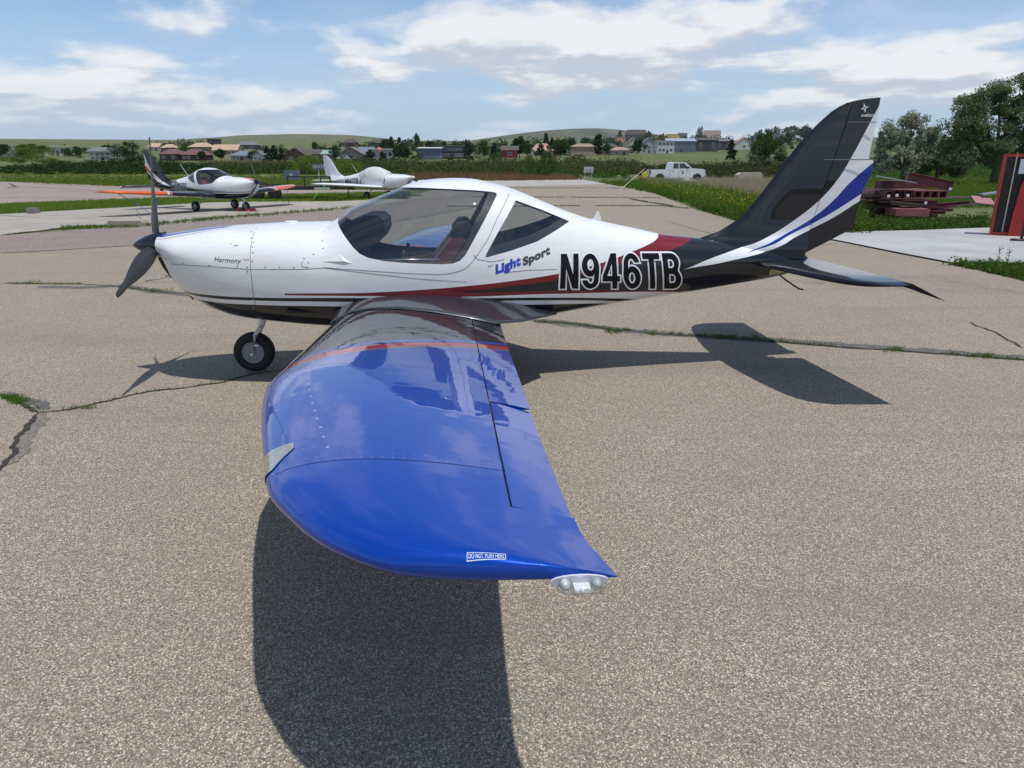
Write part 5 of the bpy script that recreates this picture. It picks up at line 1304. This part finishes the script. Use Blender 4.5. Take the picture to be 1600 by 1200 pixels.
# windsock
p = at(592, 252, 210); zt = terrain(p.x, p.y); ws = empty('windsock', (p.x, p.y, zt)); tag(ws, 'faded pink windsock hanging limp on its pole', 'windsock')
mb = MB(); hp = (258-233)/FPX*210+CAM_H-zt; mb.tube([(0, 0, 0), (0, 0, hp)], .07, 6); mb.build('pole', steel, ws)
mb = MB(); mb.tube([(.1, 0, hp), (.3, 0, hp-.8), (.05, 0, hp-1.7)], [.42, .36, .24], 10); mb.build('sock', flat('sock_pink', (.75, .22, .20), .8), ws, smooth=True)

# ------------------------------------------------------------------ pickup truck
def pickup():
    d = 80; p = at(1060, 279, d); t = empty('pickup_truck', (p.x, d, -.1), R(3), 1.03); tag(t, 'white crew cab pickup truck parked facing right on the dirt', 'pickup truck')
    wp = flat('truck_white', (.70, .72, .74), .3, coat=.8); L0, L1, Wd = -3.05, 2.95, 1.9
    arch = lambda cx: [(cx+.50*math.cos(R(a)), .42+.50*math.sin(R(a))) for a in range(180, -1, -20)]
    low = [(L0, .55), (L0, 1.30), (-1.05, 1.32), (-.98, 1.32), (-.80, 1.98), (-.55, 2.05), (.55, 2.05), (.75, 1.99), (1.42, 1.42), (2.55, 1.36), (2.78, 1.25), (2.88, 1.0), (2.90, .55), (2.52, .50)]
    low += arch(1.98)[::-1]+[(1.46, .42), (-1.45, .42)]+arch(-1.98)[::-1]+[(-2.5, .50)]
    mb = MB(); mb.prism(low, 0, Wd); mb.build('body', wp, t)
    mb = MB(); mb.prism([(-.62,1.42),(-.60,1.90),(-.08,1.93),(-.08,1.42)], -.012, Wd+.012); mb.build('window', pane_m, t)
    mb = MB(); mb.prism([(.04,1.42),(.04,1.93),(.52,1.92),(.98,1.48),(.98,1.42)], -.012, Wd+.012); mb.build('window', pane_m, t)
    mb = MB(); mb.add([(.66,.15,2.02),(.66,Wd-.15,2.02),(1.34,Wd-.1,1.46),(1.34,.1,1.46),(.72,.15,2.03),(.72,Wd-.15,2.03),(1.38,Wd-.1,1.48),(1.38,.1,1.48)], [(4,5,6,7),(0,3,2,1),(0,4,7,3),(1,2,6,5),(0,1,5,4),(3,7,6,2)]); mb.build('windshield', pane_m, t)
    for xd in (-1.02, -.02, 1.15):
        mb = MB(); mb.box(xd-.012, xd+.012, -.008, 0, .5, 1.36); mb.build('door_seam', gap_dark, t)
    for xd in (-.75, .2): mb = MB(); mb.box(xd, xd+.2, -.03, 0, 1.22, 1.27); mb.build('door_handle', trim_m, t)
    mb = MB(); mb.box(.35, .52, -.01, 0, .85, 1.12); mb.build('door_emblem', flat('emblem_navy', (.03, .05, .12), .6), t)
    mb = MB(); mb.box(.92, 1.02, -.28, 0, 1.42, 1.62); mb.build('mirror', black_plastic, t)
    mb = MB(); mb.box(2.87, 2.93, .25, Wd-.25, .85, 1.22); mb.build('grille', black_plastic, t)
    mb = MB(); mb.box(2.80, 2.90, -.01, .25, .98, 1.20); mb.build('headlight', pane_m, t)
    mb = MB(); mb.box(-3.07, -2.95, -.012, .2, .85, 1.25); mb.build('tail_light', flat('tail_red', (.25, .02, .02), .3), t)
    mb = MB(); mb.box(2.70, 3.02, .0, Wd, .45, .72); mb.build('front_bumper', flat('bumper_grey', (.30, .31, .33), .35, .6), t)
    mb = MB(); mb.box(-3.2, -3.02, .05, Wd-.05, .5, .68); mb.build('rear_bumper', flat('bumper_grey', (.3, .31, .33)), t)
    mb = MB(); mb.box(-2.95, -1.1, .12, Wd-.12, 1.29, 1.335); mb.build('bed', black_plastic, t)
    for wx in (-1.98, 1.98):
        for wy in (.12, Wd-.12):
            w = empty('wheel', (wx, wy, .41)); w.parent = t
            mb = MB(); mb.rev([(-.13,.25),(-.14,.36),(-.1,.41),(.1,.41),(.14,.36),(.13,.25)], 24, 'y'); mb.build('tyre', rubber, w, smooth=True, sharp=40)
            mb = MB(); mb.rev([(-.135,.001),(-.13,.08),(-.10,.10),(-.10,.20),(-.135,.25),(.1,.25),(.1,.001)], 20, 'y'); mb.build('rim', flat('rim_dusty', (.32, .27, .22), .4, .5), w, smooth=True, sharp=30)
pickup()
p = at(1009, 274, 79); t = empty('equipment_cart', (p.x-.1, 79, -.1), 0, .72); tag(t, 'small yellow and orange wheeled equipment cart behind the pickup tailgate', 'cart')
mb = MB(); mb.box(-.35, .45, 0, .9, .75, 1.45); mb.box(-.1, .2, .1, .3, 1.45, 1.62); mb.build('housing', flat('hivis_yellow', (.55, .55, .03), .5), t)
mb = MB(); mb.box(-.75, 1.0, 0, 1, .42, .62); mb.box(-.8, -.35, .1, .8, .6, .85); mb.build('frame', flat('frame_orange', (.50, .16, .02), .6), t)
for wx in (-.7, .1, .75): mb = MB(); mb.rev([(0, .27), (.2, .27)], 14, 'y', (wx, -.1, .27)); mb.build('wheel', rubber, t, smooth=True, sharp=40)
a = at(1007, 264, 78); b = gp(969, 297); mb = MB(); mb.tube([a, (b[0], b[1], .02)], .022, 5); tag(mb.build('rope', flat('rope_pale', (.55, .56, .45), .8)), 'pale rope stretched from the yellow cart down to the pavement edge', 'rope')
tarp = flat('tarp_white', (.62, .64, .66), .5, var=.1)
for (u0, u1, v, hh, lb) in ((1036, 1066, 283, .45, 'white sheet bundle lying below the rear of the pickup'), (1066, 1092, 284, .35, 'white sheets lying between the pickup wheels'), (1083, 1106, 280, .4, 'crumpled white sheet under the front of the pickup')):
    x0, y0 = gp(u0, v); x1, _ = gp(u1, v); V = []; nx, ny = 12, 6
    for j in range(ny):
        for i in range(nx):
            e = math.sin(math.pi*j/(ny-1))*(.35+.65*math.sin(math.pi*(i+.5)/nx)); V.append((x0+(x1-x0)*i/(nx-1)+rnd.uniform(-.05, .05), y0+j*.22, hh*e*(.7+.5*rnd.random())-.02))
    F = [(j*nx+i, j*nx+i+1, (j+1)*nx+i+1, (j+1)*nx+i) for j in range(ny-1) for i in range(nx-1)]
    tag(mk('tarpaulin', V, F, tarp, smooth=True, sharp=40), lb, 'tarp')
x0, y0 = gp(1153, 281); x1, _ = gp(1191, 281); mb = MB(); mb.prism([(x0,-.05),(x1,-.05),(x1,.62),(x1-.25,.86),(x0+.35,.84),(x0,.55)], y0, y0+1.4); tag(mb.build('concrete_block', concrete('block_conc', (.42, .37, .29)), smooth=False), 'large pale concrete block in the brush right of the pickup', 'concrete block')
# sign boards
def sign(u, vt, vb, w_px, h_px, d, mat, label, posts=2, text=None, tm=None):
    p = at(u, 258, d); z = terrain(p.x, d); s = d/FPX; top = (258-vt)*s+CAM_H-z; w = w_px*s; h = h_px*s
    t = empty('sign', (p.x, d, z)); tag(t, label, 'sign')
    mb = MB(); mb.box(-w/2, w/2, -.03, .03, top-h, top); b = mb.build('board', mat, t)
    for k in range(posts):
        x = 0 if posts == 1 else (-w*.36, w*.36)[k]; mb = MB(); mb.box(x-.05, x+.05, .035, .12, -.1, top-h*.2); mb.build('post', trim_m, t)
    if text:
        V, F = font_mesh(text, .02); V = [((u_-.5)*w*.8, (v_-.5)*h*.42) for u_, v_ in V]; mk('lettering', [(x, -.034, top-h/2+z_) for x, z_ in V], F, tm, b)
sign(920, 260.5, 273, 14, 8, 98, trim_m, 'white notice board on two legs at the end of the pavement', 2)
mb = MB(); s = 98/FPX; p = at(920, 258, 98)
for k in range(2): mb.box(p.x-.40, p.x+.40, 97.955, 97.965, CAM_H-6.6*s-k*.16, CAM_H-6.0*s-k*.16)
o = mb.build('printed_lines', flat('print_grey', (.20, .25, .32), .7)); o.parent = [q for q in SC.objects if q.name.startswith('board')][-1]; o.matrix_parent_inverse = o.parent.matrix_world.inverted() if False else Matrix.Translation(-Vector((p.x, 98, 0)))
sign(497, 256, 270, 18, 8, 84, blus, 'blue grey runway sign on a white post by the tail of the white airplane', 1, 'ON L', trim_m)
d = 86; s = d/FPX; p = at(453, 258, d); mb = MB(); mb.box(-10*s, 10*s, 0, 1.1, 0, 1.15); bx = mb.build('utility_box', flat('utility_blue', (.10, .14, .19), .5)); bx.location = (p.x, d, 0); tag(bx, 'blue grey utility cabinet with a small white notice, on the grass behind the trailer', 'utility box')
mb = MB(); mb.box(-.12, .18, -.012, -.002, .52, .78); mb.build('notice', trim_m, bx)
# ------------------------------------------------------------------ flatbed trailer
t = empty('utility_trailer', (-11.9, 37.6, 0), R(2)); tag(t, 'black flatbed utility trailer with an upright rail, behind the orange wing tip', 'trailer'); bk = flat('trailer_black', (.014, .014, .015), .5)
mb = MB(); mb.box(-2.9, 2.6, 0, .08, .48, .62); mb.box(-2.9, 2.6, 1.8, 1.88, .48, .62)
for k in range(9): mb.box(-2.9+k*.68, -2.82+k*.68, .08, 1.8, .50, .58)
mb.box(2.6, 3.5, .86, 1.0, .50, .60); mb.box(3.42, 3.62, .84, 1.02, .46, .64); mb.build('frame', bk, t)
for k in range(8): mb = MB(); mb.box(-2.85, 2.55, .1+k*.21, .28+k*.21, .625, .665); mb.build('deck_board', flat('deck_board', (.05, .04, .035), .8, var=.3), t)
mb = MB()
for x in (.4, 1.25, 2.05, 2.55): mb.box(x, x+.06, .01, .07, .62, 1.14)
mb.box(.4, 2.61, .01, .07, 1.10, 1.16); mb.build('rail', bk, t)
for wx in (-1.1, -.25):
    mb = MB(); mb.rev([(0, .2), (0, .30), (.03, .34), (.17, .34), (.2, .30), (.2, .001)], 20, 'y', (wx, -.22, .34)); mb.build('wheel', rubber, t, smooth=True, sharp=40)
mb = MB(); mb.prism([(-1.6,.62),(-1.45,.78),(.1,.78),(.28,.62),(.2,.62),(.05,.72),(-1.4,.72),(-1.5,.62)], -.24, 0); mb.build('mudguard', bk, t)
mb = MB(); mb.box(1.75, 2.55, -.02, -.004, .50, .60); mb.build('marking_plate', flat('plate_white', (.55, .55, .55), .6), t)
mb = MB(); mb.tube([(3.3,.9,.0),(3.3,.9,.9)], .03, 6); mb.build('jack', bk, t)
mb = MB(); mb.tube([(2.45,-.1,.80),(2.0,-.3,.35),(1.72,-.5,.01)], .018, 5); tag(mb.build('strap', flat('lime_strap', (.15, .50, .06), .7)), 'lime green strap hanging from the trailer rail to the slab', 'strap'); SC.objects[-1]
o = [q for q in SC.objects if q.name == 'strap'][0]; o.location = (-11.9, 37.6, 0); o.rotation_euler = (0, 0, R(2))
# chocks and tie-down ropes of the orange winged airplane
def loc2(lx, ly, org=(-9.474, 27.748), a=R(154.97)): return (org[0]+math.cos(a)*lx-math.sin(a)*ly, org[1]+math.sin(a)*lx+math.cos(a)*ly)
ch = flat('chock_orange', (.50, .05, .02), .6)
for i, (lx, lb) in enumerate(((.66, 'red wheel chock ahead of the nose wheel of the orange winged airplane'), (1.09, 'red wheel chock behind the nose wheel of the orange winged airplane'))):
    q = loc2(lx, 0); mb = MB(); mb.prism([(-.09,0),(.09,0),(.02,.10),(-.02,.10)], -.22, .22); o = mb.build('wheel_chock', ch); o.location = (q[0], q[1], .008); o.rotation_euler = (0, 0, R(155)); tag(o, lb, 'chock', 'wheel chocks')
rp = flat('rope_blue', (.10, .12, .30), .8)
def rope(pts, label, r=.012): mb = MB(); mb.tube(pts, r, 5); tag(mb.build('tie_down_rope', rp, smooth=True), label, 'rope', 'tie-down ropes')
q = loc2(2.5, 4.2); g = gp(240, 362); g2 = gp(232, 340)
rope([(q[0], q[1], .80), (gp(222,338)[0], gp(222,338)[1], .35), (g2[0]+.1, g2[1], .12), (g[0], g[1], .02)], 'blue tie-down rope slanting from the near orange wing tip to the slab')
q3 = loc2(2.5, 4.0); rope([(q3[0]+.3, q3[1]+.2, .25), (q3[0]+.8, q3[1]-.6, .14), (q3[0]+1.2, q3[1]-1.3, .02)], 'loose blue rope end trailing on the slab under the near orange wing')
q = loc2(2.5, -4.2); rope([(q[0], q[1], .80), (q[0]+.05, q[1]-.3, .4), (q[0]+.15, q[1]-.6, .02)], 'blue tie-down rope hanging from the far orange wing tip')
q = loc2(5.4, 0); rope([(q[0], q[1], .68), (q[0]-.2, q[1]-.2, .02)], 'tie-down rope from the tail of the orange winged airplane')
# kerb stones
x0, y0 = gp(168, 354); x1, y1 = gp(222, 354.5); mb = MB(); L = math.hypot(x1-x0, y1-y0); mb.prism([(0,0),(L*.99,0),(L,.10),(L*.98,.17),(.05,.16),(0,.1)], 0, .22); o = mb.build('concrete_kerb', concrete('kerb_conc', (.36, .33, .27))); o.location = (x0, y0, 0); o.rotation_euler = (0, 0, math.atan2(y1-y0, x1-x0)); tag(o, 'loose concrete parking kerb at the edge of the slab, left of the propeller', 'kerb')
x0, y0 = gp(48, 334); mb = MB(); mb.box(-.16, .16, 0, .3, 0, .2); mb.box(-.07, .12, -.01, .0, .04, .14); o = mb.build('cinder_block', concrete('cinder', (.22, .20, .19))); o.location = (x0, y0, 0); tag(o, 'small grey cinder block at the grass edge on the far left', 'block')
# ------------------------------------------------------------------ pile of painted steel
st_r = flat('primer_red', (.135, .035, .04), .6, var=.25, vscale=3, bump=.2); st_d = flat('primer_dark', (.085, .028, .030), .65, var=.3, vscale=4); st_l = flat('primer_light', (.27, .09, .095), .5, var=.15, vscale=3); wood = flat('old_timber', (.15, .115, .085), .9, var=.35, vscale=6, bump=.4); galv = flat('galvanised', (.42, .48, .54), .35, .7, var=.15, vscale=6); dirt = flat('dark_void', (.012, .01, .01), .9)  # red primer in a middle, a darker and a paler tone
def beam(u, v, d, w, h, L, mat, label, kind='box', rz=0, ry=0, name='steel_beam', tagp=None, grp='red painted steel beams in the pile', rx=0):
    """u, v: pixel of the lower left near corner; box tube seen end-on (length L away from us) or crosswise when kind='side'"""
    p = at(u, v, d); mb = MB(); th = .018
    if kind == 'box':
        for a in ((0, w, 0, th), (0, w, h-th, h)): mb.box(a[0], a[1], 0, L, a[2], a[3])
        for a in ((0, th), (w-th, w)): mb.box(a[0], a[1], 0, L, th+.001, h-th-.001)
        mb.box(th+.001, w-th-.001, .35, .36, th+.001, h-th-.001)
    elif kind == 'c':
        mb.box(0, L, 0, .02, 0, h); mb.box(0, L, -w, -.001, 0, .02); mb.box(0, L, -w, -.001, h-.02, h)
    else: mb.box(0, L, 0, w, 0, h)
    o = mb.build(name, mat); o.location = p; o.rotation_euler = (R(rx), R(ry), R(rz)); tag(o, label, 'beam' if name == 'steel_beam' else 'timber' if name == 'timber' else 'sheet', grp)
    if tagp: mb = MB(); mb.box(tagp[0], tagp[0]+.085, -.008-(w if kind == 'c' else 0), -.002-(w if kind == 'c' else 0), tagp[1], tagp[1]+.085); mb.build('paper_tag', flat('tag_white', (.68, .69, .70), .7), o)
    return o
for i, (u, v, L) in enumerate(((1338,303,1.5),(1336,311,1.3),(1342,318,1.25),(1344,326,1.0))): beam(u, v, 23.2+.05*i, .2, .10, L, wood, ['uppermost weathered timber at the left of the steel pile','second weathered timber from the top at the left of the steel pile','third weathered timber from the top at the left of the steel pile','lowest weathered timber at the left of the steel pile'][i], 'solid', name='timber', grp='timbers under the steel pile')
beam(1474, 322, 23.6, .12, .08, 1.1, wood, 'pale timber sticking out of the right end of the pile', 'solid', name='timber', grp='timbers under the steel pile')
beam(1474, 310, 24.2, .12, .06, .9, wood, 'upper thin timber at the right end of the pile', 'solid', name='timber', grp='timbers under the steel pile')
cols = [(1383,310,.20),(1396,309,.20),(1413,309,.22)]
for i, (u, v, w) in enumerate(cols): beam(u, v, 22.5, w, .22, 2.6, st_r if i != 1 else st_d, ['first end-on beam from the left with a white tag','second end-on beam from the left with a white tag','third end-on beam from the left with a white tag'][i], 'box', rz=-6, tagp=(.05, .03))
for i, u in enumerate((1427.5, 1440.5, 1453, 1466)): beam(u, 309.5, 22.6, .25, .22, 2.8, st_l, ['open box beam, leftmost of the four untagged ends','open box beam, second of the four untagged ends','open box beam, third of the four untagged ends','open box beam, rightmost of the four untagged ends'][i], 'box', rz=-4)
beam(1373, 316, 22.55, .12, .12, 1.4, st_d, 'dark girder lying crosswise under the tagged beam ends', 'c'); beam(1405, 322, 22.5, .14, .19, 1.15, st_r, 'red girder with a diamond tag in the lower right of the pile', 'c', tagp=(.68, .06))
beam(1444, 325, 22.7, .12, .16, .75, st_r, 'short red girder at the lower right end of the pile', 'c', rz=4)
beam(1352, 312, 22.9, .12, .1, 1.2, st_d, 'dark girder lying crosswise on the left timbers', 'c')
beam(1377, 295, 22.9, .5, .24, .95, st_d, 'dark red girder lying under the galvanised channel', 'solid', rz=-3)
beam(1416, 285, 23.0, .14, .30, 1.45, st_r, 'long dark red girder sloping down to the right on top of the pile', 'c', ry=11, rz=-2, tagp=(1.28, .02))
beam(1420, 294, 23.3, .5, .14, 1.1, st_d, 'dark girder beneath the sloping top girder', 'solid', rz=2)
beam(1372, 276, 22.7, .30, .03, 1.12, galv, 'galvanised steel channel lying slanted on top of the pile', 'solid', ry=10, rz=-14, name='steel_channel', grp='loose metal sheets')
beam(1399, 338, 21.9, .9, .22, .95, st_l, 'wide red box beam at the foot of the pile, lighter than the rest', 'solid', rz=-8)
beam(1392, 342, 22.6, .8, .55, 1.6, dirt, 'dark bundle of girders at the core of the pile', 'solid', rz=0) if False else None
beam(1368, 340, 23.3, .5, .35, 2.0, st_d, 'dark girder carrying the pile', 'solid')
beam(1362, 328, 23.5, .6, .20, 2.4, st_d, 'wide dark girder in the middle of the pile', 'solid')
beam(1524, 318, 21.5, .5, .03, .55, flat('sheet_pink', (.32, .14, .15), .6), 'reddish steel sheet lying left of the red cabinet', 'solid', rz=-10, ry=6, rx=22, name='steel_sheet', grp='loose metal sheets')
beam(1536, 306, 21.8, .25, .05, .6, flat('sheet_grey', (.30, .32, .33), .5, .5), 'grey metal strip lying against the left side of the red cabinet', 'solid', ry=-8, name='steel_sheet', grp='loose metal sheets')
for i in range(12):
    u, v = rnd.uniform(1350, 1460), rnd.uniform(318, 338); beam(u, v, rnd.uniform(22.2, 23.2), .09, .09, rnd.uniform(.5, 1.1), rnd.choice((st_r, st_d, st_d, wood)), 'short offcut lying in the jumble at the bottom of the steel pile', rnd.choice(('c', 'solid')), rz=rnd.uniform(-40, 40), ry=rnd.uniform(-8, 8), grp='offcuts in the steel pile')
# ------------------------------------------------------------------ red cabinet at the right edge
redc = flat('cabinet_red', (.36, .012, .010), .4, coat=.4, var=.12, vscale=2); pane_d = flat('cabinet_panel', (.022, .020, .018), .6, var=.3, vscale=8)
p = at(1546, 365, 18.0); t = empty('red_cabinet', (p.x, 18.0, .03), R(-31)); tag(t, 'tall red cabinet with dark louvred front, with a pale upright strip and a paper notice', 'cabinet')
Mx = Matrix.Identity(4)
mb = MB(); H = 1.93; mb.box(0, .06, 0, .55, 0, H, Mx); mb.box(.50, .56, 0, .55, 0, H, Mx); mb.box(.061, .499, 0, .55, H-.07, H, Mx); mb.box(.061, .499, 0, .55, 0, .08, Mx); mb.box(.061, .499, .50, .55, .081, H-.071, Mx); mb.build('frame', redc, t)
for k in range(30):
    mb = MB(); z0 = .09+k*.0585; mb.box(.063, .497, .03, .06, z0, z0+.045, Mx); mb.build('louvre', pane_d, t)
mb = MB(); mb.box(.24, .265, -.012, .012, .10, H-.02, Mx); mb.build('edge_strip', flat('strip_pale', (.45, .43, .38), .5), t)
mb = MB(); mb.box(.34, .47, -.004, .004, H-.46, H-.12, Mx); mb.build('paper_notice', flat('paper_white', (.60, .62, .70), .8), t)
mb = MB(); mb.prism([(.38,0),(.40,.6),(.45,1.2),(.53,1.5),(.58,H-.1),(.58,H),(1.5,H),(1.5,0)], -.10, .25); mb.build('door', redc, t, smooth=False)
mb = MB(); mb.box(.80, .86, -.14, -.101, 1.15, 1.3); mb.build('door_latch', black_plastic, t)
x0, y0 = gp(1592, 376, .03); mb = MB(); n = 20; ring = [(x0+.17*math.cos(k*2*math.pi/n), y0+.13*math.sin(k*2*math.pi/n), .05) for k in range(n+1)]; mb.tube(ring, .022, 6); mb.tube([(x0+.05,y0,.05),(x0+.06,y0+.02,.9)], .03, 8); tag(mb.build('umbrella_stand', black_plastic, smooth=True), 'black ring-based stand in front of the red cabinet', 'stand')
# ------------------------------------------------------------------ cracks, joints, tufts
crk = flat('crack_dark', (.030, .027, .024), .95, var=.3, vscale=30); patch = flat('tar_stain', (.10, .095, .088), .9, var=.25, vscale=8, bump=.3, bscale=120)
def crack(pts_px, w, mat=crk, name='crack', z=.006, seed=1, jit=.02, wvar=.6, step=.035):
    r = random.Random(seed); P = resample([gp(*q) for q in pts_px], step); n = len(P); V = []; o1 = o2 = 0; ww = w
    for i, (x, y) in enumerate(P):
        a = Vector(P[max(0, i-1)]); b = Vector(P[min(n-1, i+1)]); d = (b-a).normalized(); q = Vector((-d.y, d.x))
        o1 = o1*.85+r.uniform(-jit, jit)*.6; ww = max(w*.2, ww*.8+w*(1+r.uniform(-wvar, wvar))*.2); e = min(1, min(i, n-1-i)/4+.15)
        V += [(x+q.x*(o1+ww*e/2+r.uniform(-.15, .15)*w), y+q.y*(o1+ww*e/2+r.uniform(-.15, .15)*w), z), (x+q.x*(o1-ww*e/2), y+q.y*(o1-ww*e/2), z)]
    o = mk(name, V, [(2*i, 2*i+1, 2*i+3, 2*i+2) for i in range(n-1)], mat); tag(o, kind='structure'); return P
K = []
C1 = [(0,443),(60,444),(120,444),(170,446),(215,452),(250,457),(295,459)]
crack([(60,448),(140,449),(190,446),(240,455),(300,461),(330,463)], .22, patch, 'tar_stain', .003, 9, .02)
K.append((crack(C1, .030, seed=2), 1.0, .03)); K.append((crack([(228,440),(262,434),(300,428)], .022, seed=3), .8, .03))
C2 = [(62,645),(110,640),(150,632),(195,620),(240,611),(290,605),(345,597),(395,586),(440,580),(500,574)]
K.append((crack(C2, .022, seed=4), .25, .015))
K.append((crack([(62,645),(35,632),(0,618)], .03, seed=5), .6, .03)); crack([(75,640),(40,628),(0,616)], .10, patch, 'tar_stain', .003, 12, .03)
crack([(60,646),(48,665),(32,685),(25,705),(12,722),(-10,740)], .034, seed=6, jit=.03); crack([(60,646),(46,668),(30,690),(22,708),(5,728)], .085, flat('crumbled', (.16, .14, .115), .95, var=.4, vscale=40, bump=.6), 'crumbled_edge', .003, 15, .03)
C4 = [(840,503),(880,505),(950,514),(1050,523),(1120,527),(1190,532),(1300,541),(1400,547),(1500,555),(1640,566)]
K.append((crack(C4, .040, seed=7), 1.25, .05)); crack([(830,500),(900,508),(980,517),(1100,525),(1250,534),(1450,548),(1640,562)], .20, patch, 'tar_stain', .003, 17, .03)
crack([(1515,503),(1540,514),(1560,521),(1578,532),(1600,545)], .022, seed=8); crack([(1040,345),(1120,368)], .02, seed=21)
crack([(1130,377),(1200,382),(1260,384),(1310,381)], .03, seed=9); K.append((crack([(500,345),(600,349),(680,336),(760,320)], .05, seed=10), .3, .03))
for i, L in enumerate(([(700,323),(800,323),(880,322),(960,322),(1030,322),(1055,324)], [(740,308),(850,308.5),(950,309),(1010,309)], [(760,294),(860,294),(950,294),(985,295)], [(985,311),(1010,316),(1050,322)])):
    K.append((crack(L, .06, seed=30+i, jit=.04), 1.6, .05))
for i, L in enumerate(([(0,291),(60,293),(150,298),(300,303)],[(0,301),(120,300),(200,301),(300,301)],[(40,287),(90,289),(130,291),(210,294),(320,298)],[(15,287),(25,292),(10,295)],[(0,309),(60,309),(160,311)])): crack(L, .18, seed=40+i, jit=.08, z=.016, step=.3)
K.append((crack([(0,368),(130,353),(215,353),(330,341),(530,326)], .05, seed=50, z=.014), 1.6, .05)); crack([(0,337),(60,341),(150,342)], .04, seed=51, z=.014)
crack([(0,396),(110,390),(205,384)], .03, seed=52, z=.009)
TP = []
for P, dens, sp_ in K:
    for (x, y) in P:
        if mnoise.noise(Vector((x*1.1, y*1.1, 8))) > .12-.12*dens:
            for _ in range(max(1, int(4*dens))): TP.append((x+rnd.gauss(0, sp_*.45), y+rnd.gauss(0, sp_*.45), .004))
blade_field('crack_grass', around(np.array(TP), 3, .012), .030, .006, gr_m, 'short grass and weeds growing in the pavement cracks', .6)
FJ = []
for L in ([(700,323),(800,323),(880,322),(960,322),(1030,322),(1075,326)], [(740,308),(850,308.5),(950,309),(1010,309),(1040,310)], [(760,294),(860,294),(950,294),(985,295)], [(985,311),(1010,316),(1050,322)]):
    for (x, y) in resample([gp(*q) for q in L], .05):
        if mnoise.noise(Vector((x*.8, y*.8, 2))) > -.25: FJ += [(x+rnd.gauss(0, .05), y+rnd.gauss(0, .05), .004) for _ in range(4)]
blade_field('crack_grass', around(np.array(FJ), 2, .02), .055, .02, gr_m, 'grass growing in the joints of the far pavement', .5)
TP = [(gp(u+rnd.gauss(0, 9), v+rnd.gauss(0, 1.6))+(.004,)) for (u, v, n) in ((965,519,26),(1020,523,16),(1130,527,18),(1175,529,12),(1400,547,20),(1540,557,14),(1060,523,12),(30,627,26),(15,622,22),(130,638,8),(240,455,30),(50,443,20),(270,432,20)) for _ in range(n)]
blade_field('crack_grass', around(np.array(TP), 10, .014), .030, .005, gr_m, 'brighter grass tufts in the cracks', .7)
blade_field('crack_grass', around(sample_px([(95,355),(200,352),(330,340),(530,325),(560,322),(535,328),(330,345),(200,357),(95,360)], 500), 8, .03), .10, .012, gr_m, 'grass growing along the near edge of the slab')
tag(tri_mesh('manhole_cover', *(lambda c: ([(c[0]+.35*math.cos(k*.3927), c[1]+.35*math.sin(k*.3927), .010) for k in range(16)]+[(c[0], c[1], .012)], [(k, (k+1) % 16, 16) for k in range(16)]))(gp(921, 312)), flat('manhole', (.30, .30, .31), .6)), 'round pale cover in the pavement behind the turtledeck', 'manhole cover')
# seedling stalks at the slab edge
for i, (u, lb) in enumerate(((1557,'left of two thin seed stalks at the slab edge'),(1573,'right of two thin seed stalks at the slab edge'))):
    x, y = gp(u, 414); t = empty('seed_stalk', (x, y, 0)); tag(t, lb, 'plant'); mb = MB(); mb.tube([(0,0,0),(.01,0,.15),(0,.01,.30)], .004, 5); mb.build('stem', weed, t); V, F = leaf_quads(rng.normal(size=(22, 3))*np.array([.03, .03, .10])+np.array([0, 0, .2]), .04); tri_mesh('leaf_cluster', V, F, weed, t)

# ------------------------------------------------------------------ haze: one closed box of thin air round the whole scene
hm = bpy.data.materials.new('haze_air'); hm.use_nodes = True; nt, N, Lk = nodes_of(hm); N.clear(); out = N.new('ShaderNodeOutputMaterial'); pv = N.new('ShaderNodeVolumePrincipled')
pv.inputs['Color'].default_value = (.80, .88, 1, 1); pv.inputs['Density'].default_value = .00004; pv.inputs['Anisotropy'].default_value = .1; Lk.new(pv.outputs[0], out.inputs['Volume'])
mb = MB(); mb.box(-7600, 7600, -400, 6900, -14, 190); tag(mb.build('haze', hm), kind='stuff')
